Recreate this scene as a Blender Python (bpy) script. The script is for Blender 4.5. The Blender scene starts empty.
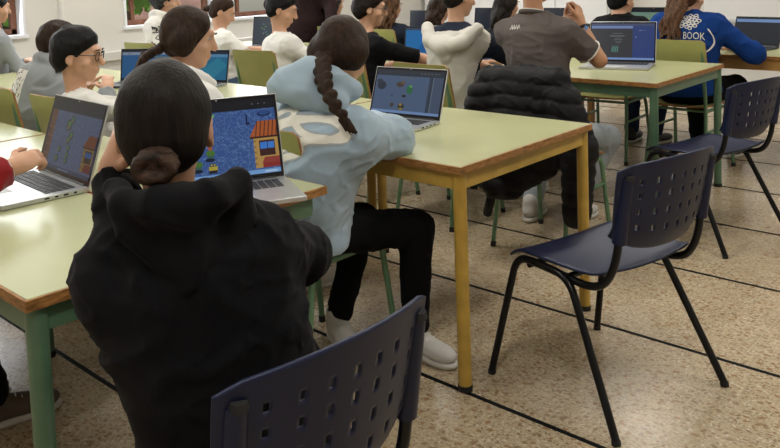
import bpy, bmesh, math, random
import numpy as np
from mathutils import Vector, Matrix
from mathutils.bvhtree import BVHTree
from math import pi, sin, cos, radians as R
random.seed(7); np.random.seed(7)
scene = bpy.context.scene
C = scene.collection
H = 1.392
# ---------------------------------------------------------------- camera (x = across the rows, y = towards the whiteboard)
YAW = -0.74217; PITCH = 0.077454; ROLL = -0.034836
def cam_vec(x, y, z):
    c, s = cos(YAW), sin(YAW)
    return Vector((c*x + s*y, -s*x + c*y, z))
cp, sp = cos(PITCH), sin(PITCH); cr, sr = cos(ROLL), sin(ROLL)
right = cam_vec(1, 0, 0); up = cam_vec(0, sp, cp); fwd = cam_vec(0, cp, -sp)
cx_ = cr*right + sr*up; cy_ = -sr*right + cr*up
camd = bpy.data.cameras.new('camera'); cam = bpy.data.objects.new('camera', camd); C.objects.link(cam)
M = Matrix((cx_, cy_, -fwd)).transposed().to_4x4(); M.translation = Vector((0, 0, H))
cam.matrix_world = M
camd.sensor_width = 36; camd.lens = 801.2065*36/780; camd.shift_y = -(224-33.915)/780; camd.clip_start = .02
scene.camera = cam
scene.view_settings.view_transform = 'Standard'; scene.view_settings.look = 'None'
scene.view_settings.gamma = 1; scene.view_settings.use_curve_mapping = False
scene.view_settings.exposure = -0.47
# ---------------------------------------------------------------- sky, sun, area lights
w = bpy.data.worlds.new('sky'); scene.world = w; w.use_nodes = True
wn = w.node_tree.nodes; wl = w.node_tree.links
sky = wn.new('ShaderNodeTexSky'); sky.sky_type = 'NISHITA'; sky.sun_elevation = R(50); sky.sun_rotation = R(60); sky.sun_disc = False
bg = wn['Background']; wl.new(sky.outputs[0], bg.inputs[0]); bg.inputs[1].default_value = 0.22
def area(name, loc, rot, sx, sy, power, col=(1, 1, 1)):
    l = bpy.data.lights.new(name, 'AREA'); l.shape = 'RECTANGLE'; l.size = sx; l.size_y = sy; l.energy = power; l.color = col
    o = bpy.data.objects.new(name, l); o.location = loc; o.rotation_euler = rot; C.objects.link(o); return o
# daylight entering through the three windows of the left wall
for k, (a, b) in enumerate(((1.3, 2.97), (3.9, 4.95), (5.15, 6.17))):
    area('window_daylight', (-6.9, (a+b)/2, 1.65), (0, -pi/2+.25, 0), 1.3, b-a, 42, (.93, .97, 1))
LAMPS = [(x, y) for x in (-5.4, -2.9, -0.4) for y in (0.3, 3.1, 5.9)]
LP = 33
for x, y in LAMPS:
    area('ceiling_lamp_light', (x, y, 2.93), (0, 0, 0), .25, 1.2, LP, (1, .965, .90))
# ---------------------------------------------------------------- tagging
def tag(o, label=None, cat=None, group=None, kind=None):
    if label: o['label'] = label
    if cat: o['category'] = cat
    if group: o['group'] = group
    if kind: o['kind'] = kind
    return o
def empty(name, loc=(0, 0, 0), rz=0):
    o = bpy.data.objects.new(name, None); o.empty_display_size = .1; C.objects.link(o); o.location = loc; o.rotation_euler = (0, 0, rz); return o
def link_mesh(name, me, mats, parent=None, loc=None, smooth=True):
    o = bpy.data.objects.new(name, me); C.objects.link(o)
    for m in (mats if isinstance(mats, (list, tuple)) else [mats]): me.materials.append(m)
    if smooth and len(me.polygons): me.polygons.foreach_set('use_smooth', [True]*len(me.polygons))
    if parent: o.parent = parent
    if loc is not None: o.location = loc
    return o
def copy_tree(o, parent=None):
    c = o.copy(); C.objects.link(c); c.parent = parent
    for ch in list(o.children): copy_tree(ch, c)
    return c
# ---------------------------------------------------------------- materials
def mat(name, col, rough=.6, metal=0, bump=None, var=None, emit=None, estr=0, spec=.5, sss=0, sheen=0, coat=0):
    m = bpy.data.materials.new(name); m.use_nodes = True; nt = m.node_tree; b = nt.nodes['Principled BSDF']
    b.inputs['Base Color'].default_value = (*col, 1); b.inputs['Roughness'].default_value = rough; b.inputs['Metallic'].default_value = metal
    b.inputs['Specular IOR Level'].default_value = spec
    if sss: b.inputs['Subsurface Weight'].default_value = sss; b.inputs['Subsurface Radius'].default_value = (.01, .004, .002); b.inputs['Subsurface Scale'].default_value = 1
    if sheen: b.inputs['Sheen Weight'].default_value = sheen; b.inputs['Sheen Roughness'].default_value = .5
    if coat: b.inputs['Coat Weight'].default_value = coat; b.inputs['Coat Roughness'].default_value = .15
    if emit: b.inputs['Emission Color'].default_value = (*emit, 1); b.inputs['Emission Strength'].default_value = estr
    tc = nt.nodes.new('ShaderNodeTexCoord')
    if var:   # (scale, amount, stretch)
        sc, am, st = var
        mp = nt.nodes.new('ShaderNodeMapping'); mp.inputs['Scale'].default_value = st; nt.links.new(tc.outputs['Object'], mp.inputs[0])
        n = nt.nodes.new('ShaderNodeTexNoise'); n.inputs['Scale'].default_value = sc; n.inputs['Detail'].default_value = 5; nt.links.new(mp.outputs[0], n.inputs[0])
        r = nt.nodes.new('ShaderNodeValToRGB'); r.color_ramp.elements[0].position = .3; r.color_ramp.elements[1].position = .7
        r.color_ramp.elements[0].color = (*[c*(1-am) for c in col], 1); r.color_ramp.elements[1].color = (*[min(1, c*(1+am)) for c in col], 1)
        nt.links.new(n.outputs[0], r.inputs[0]); nt.links.new(r.outputs[0], b.inputs['Base Color'])
    if bump:  # (scale, strength, distance, stretch)
        sc, stg, di, st = bump
        mp = nt.nodes.new('ShaderNodeMapping'); mp.inputs['Scale'].default_value = st; nt.links.new(tc.outputs['Object'], mp.inputs[0])
        n = nt.nodes.new('ShaderNodeTexNoise'); n.inputs['Scale'].default_value = sc; n.inputs['Detail'].default_value = 4; nt.links.new(mp.outputs[0], n.inputs[0])
        bp = nt.nodes.new('ShaderNodeBump'); bp.inputs['Strength'].default_value = stg; bp.inputs['Distance'].default_value = di
        nt.links.new(n.outputs[0], bp.inputs['Height']); nt.links.new(bp.outputs[0], b.inputs['Normal'])
    return m
I3 = (1, 1, 1)
def cloth(name, col, var=.12, sheen=.3, rough=.95):
    sheen = sheen if max(col) > .2 else 0
    return mat(name, col, rough, bump=(350, .35, .002, I3), var=(6, var, I3), sheen=sheen, spec=.12)
def emi(name, col, s=1.0):
    m = mat(name, (0, 0, 0), .25, emit=col, estr=s, spec=.3); return m
# surfaces of the room
wall_m = mat('wall_paint', (.74, .72, .68), .7, bump=(60, .1, .002, I3), var=(1.5, .03, I3))
dado_m = mat('wall_lower_paint', (.70, .69, .66), .6, var=(2, .03, I3))
ceil_m = mat('ceiling_paint', (.80, .79, .77), .8, var=(2, .02, I3))
white_m = mat('white_board_enamel', (.86, .86, .86), .25, var=(1, .01, I3))
trunk_m = mat('grey_trunking', (.60, .60, .60), .5, var=(3, .03, I3))
frame_wood = mat('window_wood', (.16, .06, .03), .5, var=(12, .3, (1, 1, .1)))
reveal_m = mat('white_reveal', (.82, .84, .88), .5, var=(3, .02, I3))
gm = bpy.data.materials.new('window_glass'); gm.use_nodes = True; gb = gm.node_tree.nodes['Principled BSDF']
gb.inputs['Transmission Weight'].default_value = 1; gb.inputs['Roughness'].default_value = 0; gb.inputs['IOR'].default_value = 1.02; gb.inputs['Base Color'].default_value = (1, 1, 1, 1)
# terrazzo floor
def terrazzo():
    m = bpy.data.materials.new('terrazzo'); m.use_nodes = True; nt = m.node_tree; N = nt.nodes; L = nt.links; b = N['Principled BSDF']
    tc = N.new('ShaderNodeTexCoord')
    def vor(scale, feature='F1', stretch=I3):
        mp = N.new('ShaderNodeMapping'); mp.inputs['Scale'].default_value = stretch; L.new(tc.outputs['Object'], mp.inputs[0])
        nz = N.new('ShaderNodeTexNoise'); nz.inputs['Scale'].default_value = scale*.8; L.new(mp.outputs[0], nz.inputs[0])
        mx = N.new('ShaderNodeMix'); mx.data_type = 'VECTOR'; mx.inputs[0].default_value = .03; L.new(mp.outputs[0], mx.inputs[4]); L.new(nz.outputs['Color'], mx.inputs[5])
        v = N.new('ShaderNodeTexVoronoi'); v.voronoi_dimensions = '2D'; v.inputs['Scale'].default_value = scale; v.feature = feature; L.new(mx.outputs[1], v.inputs['Vector']); return v
    def ramp(inp, p0, p1, c0, c1):
        r = N.new('ShaderNodeValToRGB'); r.color_ramp.elements[0].position = p0; r.color_ramp.elements[1].position = p1
        r.color_ramp.elements[0].color = c0; r.color_ramp.elements[1].color = c1; L.new(inp, r.inputs[0]); return r
    def mix(f, a, bb):
        x = N.new('ShaderNodeMix'); x.data_type = 'RGBA'; L.new(f, x.inputs[0])
        for s, v in ((6, a), (7, bb)):
            if isinstance(v, tuple): x.inputs[s].default_value = v
            else: L.new(v, x.inputs[s])
        return x.outputs[2]
    nb = N.new('ShaderNodeTexNoise'); nb.inputs['Scale'].default_value = 90; nb.inputs['Detail'].default_value = 6; L.new(tc.outputs['Object'], nb.inputs[0])
    base = ramp(nb.outputs[0], .35, .7, (.47, .375, .235, 1), (.66, .555, .39, 1)).outputs[0]
    # tile by tile tone
    tm = N.new('ShaderNodeMapping'); tm.inputs['Location'].default_value = (TU/TS, TV/TS, 0); tm.inputs['Scale'].default_value = (1/TS, 1/TS, 1); L.new(tc.outputs['Object'], tm.inputs[0])
    fl = N.new('ShaderNodeVectorMath'); fl.operation = 'FLOOR'; L.new(tm.outputs[0], fl.inputs[0])
    wn_ = N.new('ShaderNodeTexWhiteNoise'); wn_.noise_dimensions = '2D'; L.new(fl.outputs[0], wn_.inputs['Vector'])
    tone = ramp(wn_.outputs['Value'], 0, 1, (.90, .89, .88, 1), (1, 1, 1, 1)).outputs[0]
    mu = N.new('ShaderNodeMix'); mu.data_type = 'RGBA'; mu.blend_type = 'MULTIPLY'; mu.inputs[0].default_value = 1; L.new(base, mu.inputs[6]); L.new(tone, mu.inputs[7])
    col = mu.outputs[2]
    # chips of several sizes and colours
    for sc, lim, keep, c in ((55, .30, .62, (.70, .62, .50, 1)), (38, .28, .66, (.27, .15, .07, 1)), (70, .30, .55, (.24, .17, .11, 1)), (120, .33, .5, (.36, .25, .16, 1)), (26, .24, .78, (.33, .18, .08, 1))):
        v = vor(sc, stretch=(1, 1.25, 1)); f = ramp(v.outputs['Distance'], lim-.04, lim, (1, 1, 1, 1), (0, 0, 0, 1)).outputs[0]
        sep = N.new('ShaderNodeSeparateColor'); L.new(v.outputs['Color'], sep.inputs[0])
        g = N.new('ShaderNodeMath'); g.operation = 'GREATER_THAN'; g.inputs[1].default_value = keep; L.new(sep.outputs[0], g.inputs[0])
        mm = N.new('ShaderNodeMath'); mm.operation = 'MULTIPLY'; L.new(f, mm.inputs[0]); L.new(g.outputs[0], mm.inputs[1])
        m2 = N.new('ShaderNodeMath'); m2.operation = 'MULTIPLY'; m2.inputs[1].default_value = .8; L.new(mm.outputs[0], m2.inputs[0])
        col = mix(m2.outputs[0], col, c)
    # thin joints
    fr = N.new('ShaderNodeVectorMath'); fr.operation = 'FRACTION'; L.new(tm.outputs[0], fr.inputs[0])
    sx = N.new('ShaderNodeSeparateXYZ'); L.new(fr.outputs[0], sx.inputs[0])
    def near(o, wd):
        a = N.new('ShaderNodeMath'); a.operation = 'SUBTRACT'; a.inputs[1].default_value = .5; L.new(o, a.inputs[0])
        bb = N.new('ShaderNodeMath'); bb.operation = 'ABSOLUTE'; L.new(a.outputs[0], bb.inputs[0])
        g = N.new('ShaderNodeMath'); g.operation = 'GREATER_THAN'; g.inputs[1].default_value = .5-wd; L.new(bb.outputs[0], g.inputs[0]); return g.outputs[0]
    mxx = N.new('ShaderNodeMath'); mxx.operation = 'MAXIMUM'; L.new(near(sx.outputs[0], .0035), mxx.inputs[0]); L.new(near(sx.outputs[1], .0035), mxx.inputs[1])
    j2 = N.new('ShaderNodeMath'); j2.operation = 'MULTIPLY'; j2.inputs[1].default_value = .42; L.new(mxx.outputs[0], j2.inputs[0])
    col = mix(j2.outputs[0], col, (.16, .12, .09, 1))
    L.new(col, b.inputs['Base Color'])
    rn = N.new('ShaderNodeTexNoise'); rn.inputs['Scale'].default_value = 3; L.new(tc.outputs['Object'], rn.inputs[0])
    rr = ramp(rn.outputs[0], .3, .7, (.20, .20, .20, 1), (.34, .34, .34, 1)); L.new(rr.outputs[0], b.inputs['Roughness'])
    b.inputs['Specular IOR Level'].default_value = .5
    return m
TS = .3655   # tile size; the grid passes through these offsets
TU = 1.2134*H - 0.0; TV = -1.4489*H
floor_m = terrazzo()
strip_m = mat('black_floor_strip', (.004, .005, .006), .7, var=(14, .6, (1, 1, 1)), spec=.15)
green_paint = mat('green_enamel_tube', (.115, .235, .125), .35, var=(9, .10, I3), coat=.3)
green_dark = mat('dark_green_enamel_tube', (.085, .17, .10), .35, var=(9, .12, I3), coat=.3)
yellow_paint = mat('yellow_ochre_enamel_tube', (.50, .315, .055), .38, var=(14, .16, I3), coat=.2)
black_tube = mat('black_enamel_tube', (.005, .005, .006), .28, var=(9, .2, I3), spec=.3)
rubber = mat('black_rubber', (.015, .015, .015), .8, var=(20, .2, I3))
lam_m = mat('pale_green_laminate', (.50, .51, .285), .24, var=(2.2, .05, I3), bump=(8, .03, .001, I3))
lam2_m = mat('pale_green_laminate_worn', (.475, .50, .29), .22, var=(3, .05, I3), bump=(8, .03, .001, I3))
edge_m = mat('brown_wood_edging', (.33, .155, .045), .5, var=(30, .5, (1, 1, 4)), bump=(60, .3, .002, I3))
wood_leg = mat('honey_wood', (.42, .23, .07), .5, var=(9, .25, (1, 1, .1)))
ply_m = mat('olive_plywood_panel', (.33, .335, .11), .38, var=(5, .10, I3))
plyedge_m = mat('brown_ply_edge', (.36, .17, .06), .5, var=(30, .4, I3))
navy_plastic = mat('navy_plastic', (.0055, .0115, .046), .42, bump=(500, .08, .0005, I3), var=(3, .10, I3), spec=.4)
silver_m = mat('silver_laptop_metal', (.63, .64, .66), .32, .75, var=(2, .02, I3))
darklid = mat('dark_laptop_plastic', (.03, .035, .045), .35, var=(3, .1, I3))
key_m = mat('dark_keys', (.03, .032, .036), .5, var=(9, .1, I3))
bezel_m = mat('black_bezel', (.006, .006, .008), .2, var=(5, .1, I3))
# skin, hair, cloth
skin_m = mat('skin', (.60, .34, .22), .5, bump=(160, .15, .001, I3), var=(9, .07, I3), sss=.12)
skin2_m = mat('tan_skin', (.50, .26, .145), .5, bump=(160, .15, .001, I3), var=(9, .07, I3), sss=.12)
def hair(name, col, am=.45, st=(1, 1, .12)): return mat(name, col, .55, bump=(130, .8, .004, st), var=(70, am, st), spec=.16)
hair_dk = hair('dark_brown_hair', (.011, .0075, .006)); hair_bk = hair('black_hair', (.006, .0055, .0055)); hair_br = hair('brown_hair', (.028, .015, .009))
hair_lb = hair('light_brown_hair', (.085, .040, .019), .6); hair_bun = hair('bun_brown_hair', (.04, .022, .014), .7, (1, .2, 1))
hair_cy = mat('curly_black_hair', (.010, .009, .008), .6, bump=(60, 1, .02, I3), var=(30, .5, I3))
hair_cb = mat('curly_brown_hair', (.04, .024, .018), .6, bump=(60, 1, .02, I3), var=(30, .6, I3))
blk_hood = mat('black_sweat_fabric', (.0065, .0065, .0078), .9, bump=(350, .35, .002, I3), var=(5, .3, I3), sheen=.045, spec=.08)
blk_cloth = cloth('black_trouser_fabric', (.006, .006, .007), .2, .06)
lb_hood = cloth('light_blue_fleece', (.36, .47, .57), .05)
wht = cloth('white_cotton', (.72, .71, .68), .04); off_wht = cloth('off_white_fleece', (.62, .60, .55), .05)
gry_sw = cloth('grey_sweat_fabric', (.27, .29, .31), .06)
polo_m = cloth('grey_polo_fabric', (.115, .098, .093), .12); navy_c = cloth('dark_navy_cloth', (.018, .023, .038), .1)
blue_sw = cloth('royal_blue_sweatshirt', (.009, .043, .20), .08); red_m = cloth('dark_red_knit', (.27, .012, .018), .1)
jean_lt = cloth('light_grey_denim', (.33, .37, .40), .15, .1); jean_bl = cloth('blue_denim', (.06, .09, .15), .25, .1); jean_nv = cloth('navy_trouser', (.02, .03, .075), .1)
brown_coat = cloth('dark_brown_coat', (.022, .012, .013), .15)
puffer_m = mat('black_puffer_nylon', (.003, .0031, .0042), .62, bump=(45, .3, .004, I3), var=(10, .2, I3), spec=.25)
shoe_wh = mat('white_sneaker', (.60, .58, .54), .6, var=(12, .08, I3)); shoe_bk = mat('black_shoe', (.02, .02, .022), .6, var=(12, .1, I3)); sole_m = mat('rubber_sole', (.62, .60, .55), .6, var=(12, .06, I3))
shoe_br = mat('brown_shoe', (.10, .075, .055), .7, var=(12, .1, I3))
print_w = mat('white_print', (.74, .73, .68), .7, var=(9, .03, I3)); print_cream = mat('cream_print', (.80, .78, .70), .8, var=(9, .04, I3)); print_k = mat('black_print', (.02, .02, .02), .7, var=(9, .1, I3))
print_o = mat('grey_print_outline', (.40, .44, .46), .8, var=(9, .04, I3))
eye_w = mat('eye_white', (.45, .42, .40), .2, var=(9, .02, I3)); eye_d = mat('eye_dark', (.02, .012, .01), .1, var=(9, .1, I3))
# ---------------------------------------------------------------- mesh helpers
class MB:
    def __init__(s): s.bm = bmesh.new(); s.mi = 0
    def box(s, c, d, rz=0, bev=0, mi=None, mtx=None):
        t = bmesh.new(); bmesh.ops.create_cube(t, size=1)
        for v in t.verts: v.co = Vector((v.co.x*d[0], v.co.y*d[1], v.co.z*d[2]))
        if bev: bmesh.ops.bevel(t, geom=t.edges[:], offset=bev, segments=2, affect='EDGES', profile=.7)
        mt = Matrix.Translation(c) @ Matrix.Rotation(rz, 4, 'Z')
        if mtx is not None: mt = mtx @ mt
        bmesh.ops.transform(t, matrix=mt, verts=t.verts[:])
        for f in t.faces: f.material_index = s.mi if mi is None else mi
        me = bpy.data.meshes.new('tmp'); t.to_mesh(me); t.free(); s.bm.from_mesh(me); bpy.data.meshes.remove(me)
        return s
    def tube(s, pts, r, n=12, cap=True, mi=None):
        pts = [Vector(p) for p in pts]; rs = r if isinstance(r, (list, tuple)) else [r]*len(pts)
        rings = []; prev = None
        for i, p in enumerate(pts):
            t = (pts[min(i+1, len(pts)-1)] - pts[max(i-1, 0)]).normalized()
            if prev is None:
                a = Vector((0, 0, 1)) if abs(t.z) < .9 else Vector((1, 0, 0)); x = t.cross(a).normalized()
            else: x = (prev - t*prev.dot(t)).normalized()
            prev = x; y = t.cross(x)
            rings.append([s.bm.verts.new(p + rs[i]*(cos(2*pi*k/n)*x + sin(2*pi*k/n)*y)) for k in range(n)])
        m = s.mi if mi is None else mi
        for a, b in zip(rings, rings[1:]):
            for k in range(n):
                f = s.bm.faces.new((a[k], a[(k+1) % n], b[(k+1) % n], b[k])); f.material_index = m
        if cap:
            f = s.bm.faces.new(rings[0][::-1]); f.material_index = m; f = s.bm.faces.new(rings[-1]); f.material_index = m
        return s
    def poly(s, pts, mi=0):
        f = s.bm.faces.new([s.bm.verts.new(p) for p in pts]); f.material_index = mi; return s
    def grid(s, fn, nu, nv, mi=0, skip=None):
        V = [[s.bm.verts.new(fn(i/nu, j/nv)) for j in range(nv+1)] for i in range(nu+1)]
        for i in range(nu):
            for j in range(nv):
                if skip and skip(i, j): continue
                f = s.bm.faces.new((V[i][j], V[i+1][j], V[i+1][j+1], V[i][j+1])); f.material_index = mi
        return s
    def build(s, name, mats, parent=None, loc=None, smooth=False, auto=None):
        s.bm.normal_update()
        me = bpy.data.meshes.new(name); s.bm.to_mesh(me); s.bm.free()
        o = link_mesh(name, me, mats, parent, loc, smooth)
        if auto:
            try: me.set_sharp_from_angle(angle=R(auto))
            except Exception: pass
        return o
def bez(pts, n=8, rad=.04):
    """polyline with rounded corners"""
    P = [Vector(p) for p in pts]; out = [P[0]]
    for a, b, c in zip(P, P[1:], P[2:]):
        r1 = min(rad, (b-a).length*.48); r2 = min(rad, (c-b).length*.48)
        s, e = b + (a-b).normalized()*r1, b + (c-b).normalized()*r2
        for k in range(n+1):
            t = k/n; out.append(s*(1-t)**2 + b*2*t*(1-t) + e*t*t)
    out.append(P[-1]); return out
# ---------------------------------------------------------------- implicit surfaces
def sd_cap(P, a, b, ra, rb):
    a = np.asarray(a, float); b = np.asarray(b, float); d = b-a
    t = np.clip(((P-a) @ d)/max(d @ d, 1e-9), 0, 1)
    return np.linalg.norm(P - a - t[:, None]*d, axis=1) - (ra + (rb-ra)*t)
def sd_ell(P, c, r, Q=None):
    p = P - np.asarray(c, float)
    if Q is not None: p = p @ Q      # columns of Q are the axes
    r = np.asarray(r, float); k0 = np.linalg.norm(p/r, axis=1); k1 = np.linalg.norm(p/r**2, axis=1)
    return k0*(k0-1)/np.maximum(k1, 1e-6)
def smin(a, b, k):
    h = np.clip(.5+.5*(b-a)/k, 0, 1); return b*(1-h)+a*h - k*h*(1-h)
def smax(a, b, k): return -smin(-a, -b, k)
def cat(*L_):
    """L_: (fn, k) in order; smooth union"""
    def f(P):
        d = None; big = len(P) > 200
        for g, k in L_:
            b = getattr(g, 'bs', None)
            if d is None or b is None or not big:
                e = g(P); d = e if d is None else smin(d, e, k); continue
            q = P-b[0]; m = np.einsum('ij,ij->i', q, q) < (b[1]+k+.02+np.maximum(0, np.minimum(d, .4)))**2
            if not m.any(): continue
            if m.all(): d = smin(d, g(P), k); continue
            d[m] = smin(d[m], g(P[m]), k)
        return d
    f.parts = L_
    return f
def cap(a, b, ra, rb=None):
    rb = ra if rb is None else rb; f = lambda P: sd_cap(P, a, b, ra, rb)
    a_, b_ = np.asarray(a, float), np.asarray(b, float); f.bs = ((a_+b_)/2, np.linalg.norm(b_-a_)/2+max(ra, rb)); return f
def ell(c, r, Q=None):
    f = lambda P: sd_ell(P, c, r, Q); f.bs = (np.asarray(c, float), float(max(r))); return f
def noise3(P, freq, seed, n=7, warp=.8):
    rs = np.random.RandomState(seed); out = np.zeros(len(P))
    for i in range(n):
        k = rs.randn(3); k *= freq*(.6+.9*rs.rand())/np.linalg.norm(k); k2 = rs.randn(3)*freq*.45
        out += np.sin(P @ k + rs.rand()*6.28 + warp*2*np.sin(P @ k2 + rs.rand()*6.28))
    return out/n**.5*.8
def folds(P, A, freq, seed, d=None):
    if d is not None:
        o = np.zeros(len(P)); m = np.abs(d) < .035
        if m.any(): o[m] = folds(P[m], A, freq, seed)
        return o
    n = noise3(P, freq, seed, 4, 1.1); return A*(np.maximum(0, 1-np.abs(n)*2.2)**1.5)
def nz(P, freq, seed, d, n=5):
    o = np.zeros(len(P)); m = np.abs(d) < .035
    if m.any(): o[m] = noise3(P[m], freq, seed, n)
    return o
def surface(fn, lo, hi, h):
    lo = np.asarray(lo, float); hi = np.asarray(hi, float); B = 6
    nb = np.ceil((hi-lo)/(h*B)).astype(int); n = nb*B+1
    D = np.ones(n, np.float32)
    bi = np.stack(np.meshgrid(*[np.arange(k) for k in nb], indexing='ij'), -1).reshape(-1, 3)
    dc = fn(lo + (bi+.5)*B*h); act = np.abs(dc) < B*h*.87*1.25 + .012
    for b, d in zip(bi[~act], dc[~act]):
        if d < 0: D[b[0]*B:b[0]*B+B+1, b[1]*B:b[1]*B+B+1, b[2]*B:b[2]*B+B+1] = -1
    loc = np.stack(np.meshgrid(*[np.arange(B+1)]*3, indexing='ij'), -1).reshape(-1, 3)
    ab = bi[act]
    for s in range(0, len(ab), 64):
        bb = ab[s:s+64]; idx = (bb[:, None, :]*B + loc[None]).reshape(-1, 3)
        D[idx[:, 0], idx[:, 1], idx[:, 2]] = fn(lo + idx*h)
    S = D < 0; nx, ny, nz = n
    c = [S[i:nx-1+i, j:ny-1+j, k:nz-1+k] for i in (0, 1) for j in (0, 1) for k in (0, 1)]
    allc = np.logical_and.reduce(c); anyc = np.logical_or.reduce(c); m = anyc & ~allc
    cells = np.argwhere(m); ids = -np.ones(m.shape, np.int64); ids[m] = np.arange(len(cells))
    acc = np.zeros((len(cells), 3)); cnt = np.zeros(len(cells))
    for ax in range(3):
        o1, o2 = [a for a in range(3) if a != ax]
        for i in (0, 1):
            for j in (0, 1):
                p = cells.copy(); p[:, o1] += i; p[:, o2] += j; q = p.copy(); q[:, ax] += 1
                a = D[p[:, 0], p[:, 1], p[:, 2]].astype(float); b = D[q[:, 0], q[:, 1], q[:, 2]].astype(float); x = (a < 0) != (b < 0)
                t = np.where(x, a/np.where(x, a-b, 1), 0); pt = p.astype(float); pt[:, ax] += t
                acc[x] += pt[x]; cnt[x] += 1
    V = lo + acc/np.maximum(cnt, 1)[:, None]*h
    F = []
    for ax in range(3):
        o1, o2 = (ax+1) % 3, (ax+2) % 3
        sl0 = [slice(None)]*3; sl1 = [slice(None)]*3; sl0[ax] = slice(0, -1); sl1[ax] = slice(1, None)
        A = S[tuple(sl0)]; Bq = S[tuple(sl1)]
        e = np.argwhere(A != Bq); e = e[(e[:, o1] > 0) & (e[:, o2] > 0) & (e[:, o1] < n[o1]-1) & (e[:, o2] < n[o2]-1)]
        def cell(d1, d2):
            q = e.copy(); q[:, o1] -= d1; q[:, o2] -= d2; return ids[q[:, 0], q[:, 1], q[:, 2]]
        quad = np.stack([cell(1, 1), cell(0, 1), cell(0, 0), cell(1, 0)], 1)
        fl = ~S[e[:, 0], e[:, 1], e[:, 2]]; quad[fl] = quad[fl][:, ::-1]; F.append(quad)
    F = np.concatenate(F); F = F[(F >= 0).all(1)]
    return V, F
def smesh(name, fn, lo, hi, h, mats, parent=None, loc=(0, 0, 0), midx=None):
    V, F = surface(fn, lo, hi, h)
    me = bpy.data.meshes.new(name)
    me.vertices.add(len(V)); me.vertices.foreach_set('co', V.ravel()); me.loops.add(len(F)*4); me.polygons.add(len(F))
    me.loops.foreach_set('vertex_index', F.ravel().astype(np.int32)); me.polygons.foreach_set('loop_start', np.arange(0, len(F)*4, 4, dtype=np.int32))
    me.polygons.foreach_set('loop_total', np.full(len(F), 4, np.int32)); me.update(calc_edges=True); me.validate()
    o = link_mesh(name, me, mats, parent, None)
    o.location = loc
    if midx is not None:
        cen = V[F].mean(1); me.polygons.foreach_set('material_index', midx(cen).astype(np.int32))
    return o
# ================================================================ the room
X0, X1, Y0, Y1, ZC = -7.0, 2.6, -2.6, 8.6, 3.0
def struct(name, mb, mats, **k):
    o = mb.build(name, mats, **k); o['kind'] = 'structure'; return o
struct('floor', MB().box(((X0+X1)/2, (Y0+Y1)/2, -.05), (X1-X0+.4, Y1-Y0+.4, .1)), floor_m)
struct('ceiling', MB().box(((X0+X1)/2, (Y0+Y1)/2, ZC+.05), (X1-X0+.4, Y1-Y0+.4, .1)), ceil_m)
m = MB()
k = -8
while 2.0169+2*k*TS < Y1:
    y = 2.0169+2*k*TS; k += 1
    if y < Y0: continue
    m.box(((X0+X1)/2, y, .0006), (X1-X0, .017, .0012))
struct('trim_1', m, strip_m)
WIN = [(1.3, 2.97), (3.9, 4.95), (5.15, 6.20)]
def wall_with_windows():
    m = MB(); ys = [Y0] + [v for a in WIN for v in a] + [Y1]
    for i in range(0, len(ys), 2): m.box((X0-.12, (ys[i]+ys[i+1])/2, ZC/2), (.24, ys[i+1]-ys[i], ZC))
    for a, b in WIN:
        m.box((X0-.12, (a+b)/2, .475), (.24, b-a, .95)); m.box((X0-.12, (a+b)/2, 2.7), (.24, b-a, .6))
    return m
struct('wall_left', wall_with_windows(), wall_m)
struct('wall_back', MB().box(((X0+X1)/2, Y1+.1, ZC/2), (X1-X0+.5, .2, ZC)), wall_m)
struct('wall_right', MB().box((X1+.1, (Y0+Y1)/2, ZC/2), (.2, Y1-Y0+.4, ZC)), wall_m)
struct('wall_front', MB().box(((X0+X1)/2, Y0-.1, ZC/2), (X1-X0+.4, .2, ZC)), wall_m)
# projecting pier, wainscot with ledge along the windows
struct('trim_2', MB().box((X0+.045, 3.45, 1.87), (.09, .36, 2.26)), wall_m)
struct('trim_3', MB().box((X0+.03, (Y0+Y1)/2, .33), (.06, Y1-Y0, .66)).box((X0+.05, (Y0+Y1)/2, .70), (.10, Y1-Y0, .08), bev=.006), dado_m)
struct('baseboard_back', MB().box(((X0+X1)/2, Y1-.01, .05), (X1-X0, .02, .10), bev=.003), trunk_m)
struct('trim_4', MB().box(((X0+X1)/2, Y1-.03, .655), (X1-X0, .06, .09), bev=.006), trunk_m)
for i, (a, b) in enumerate(WIN):
    w_ = struct('window_%d' % (i+1), MB().box((X0-.12, (a+b)/2, .945), (.30, b-a+.04, .03), bev=.004).box((X0-.10, a+.012, 1.67), (.24, .024, 1.46)).box((X0-.10, b-.012, 1.67), (.24, .024, 1.46)), reveal_m)
    fr = MB(); L = b-a; x = X0-.13
    for yy in (a+.05, b-.05): fr.box((x, yy, 1.67), (.05, .05, 1.42), bev=.004)
    fr.box((x, (a+b)/2, .985), (.05, L-.06, .05), bev=.004).box((x, (a+b)/2, 2.36), (.05, L-.06, .05), bev=.004)
    for yy in ((a+.17, b-.17) if i != 1 else (a+.16, b-.40)): fr.box((x, yy, 1.67), (.04, .035, 1.40), bev=.003)
    f_ = fr.build('window_frame', frame_wood, w_)
    MB().box((x, (a+b)/2, 1.67), (.006, L-.1, 1.38)).build('pane', gm, w_)
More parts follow.
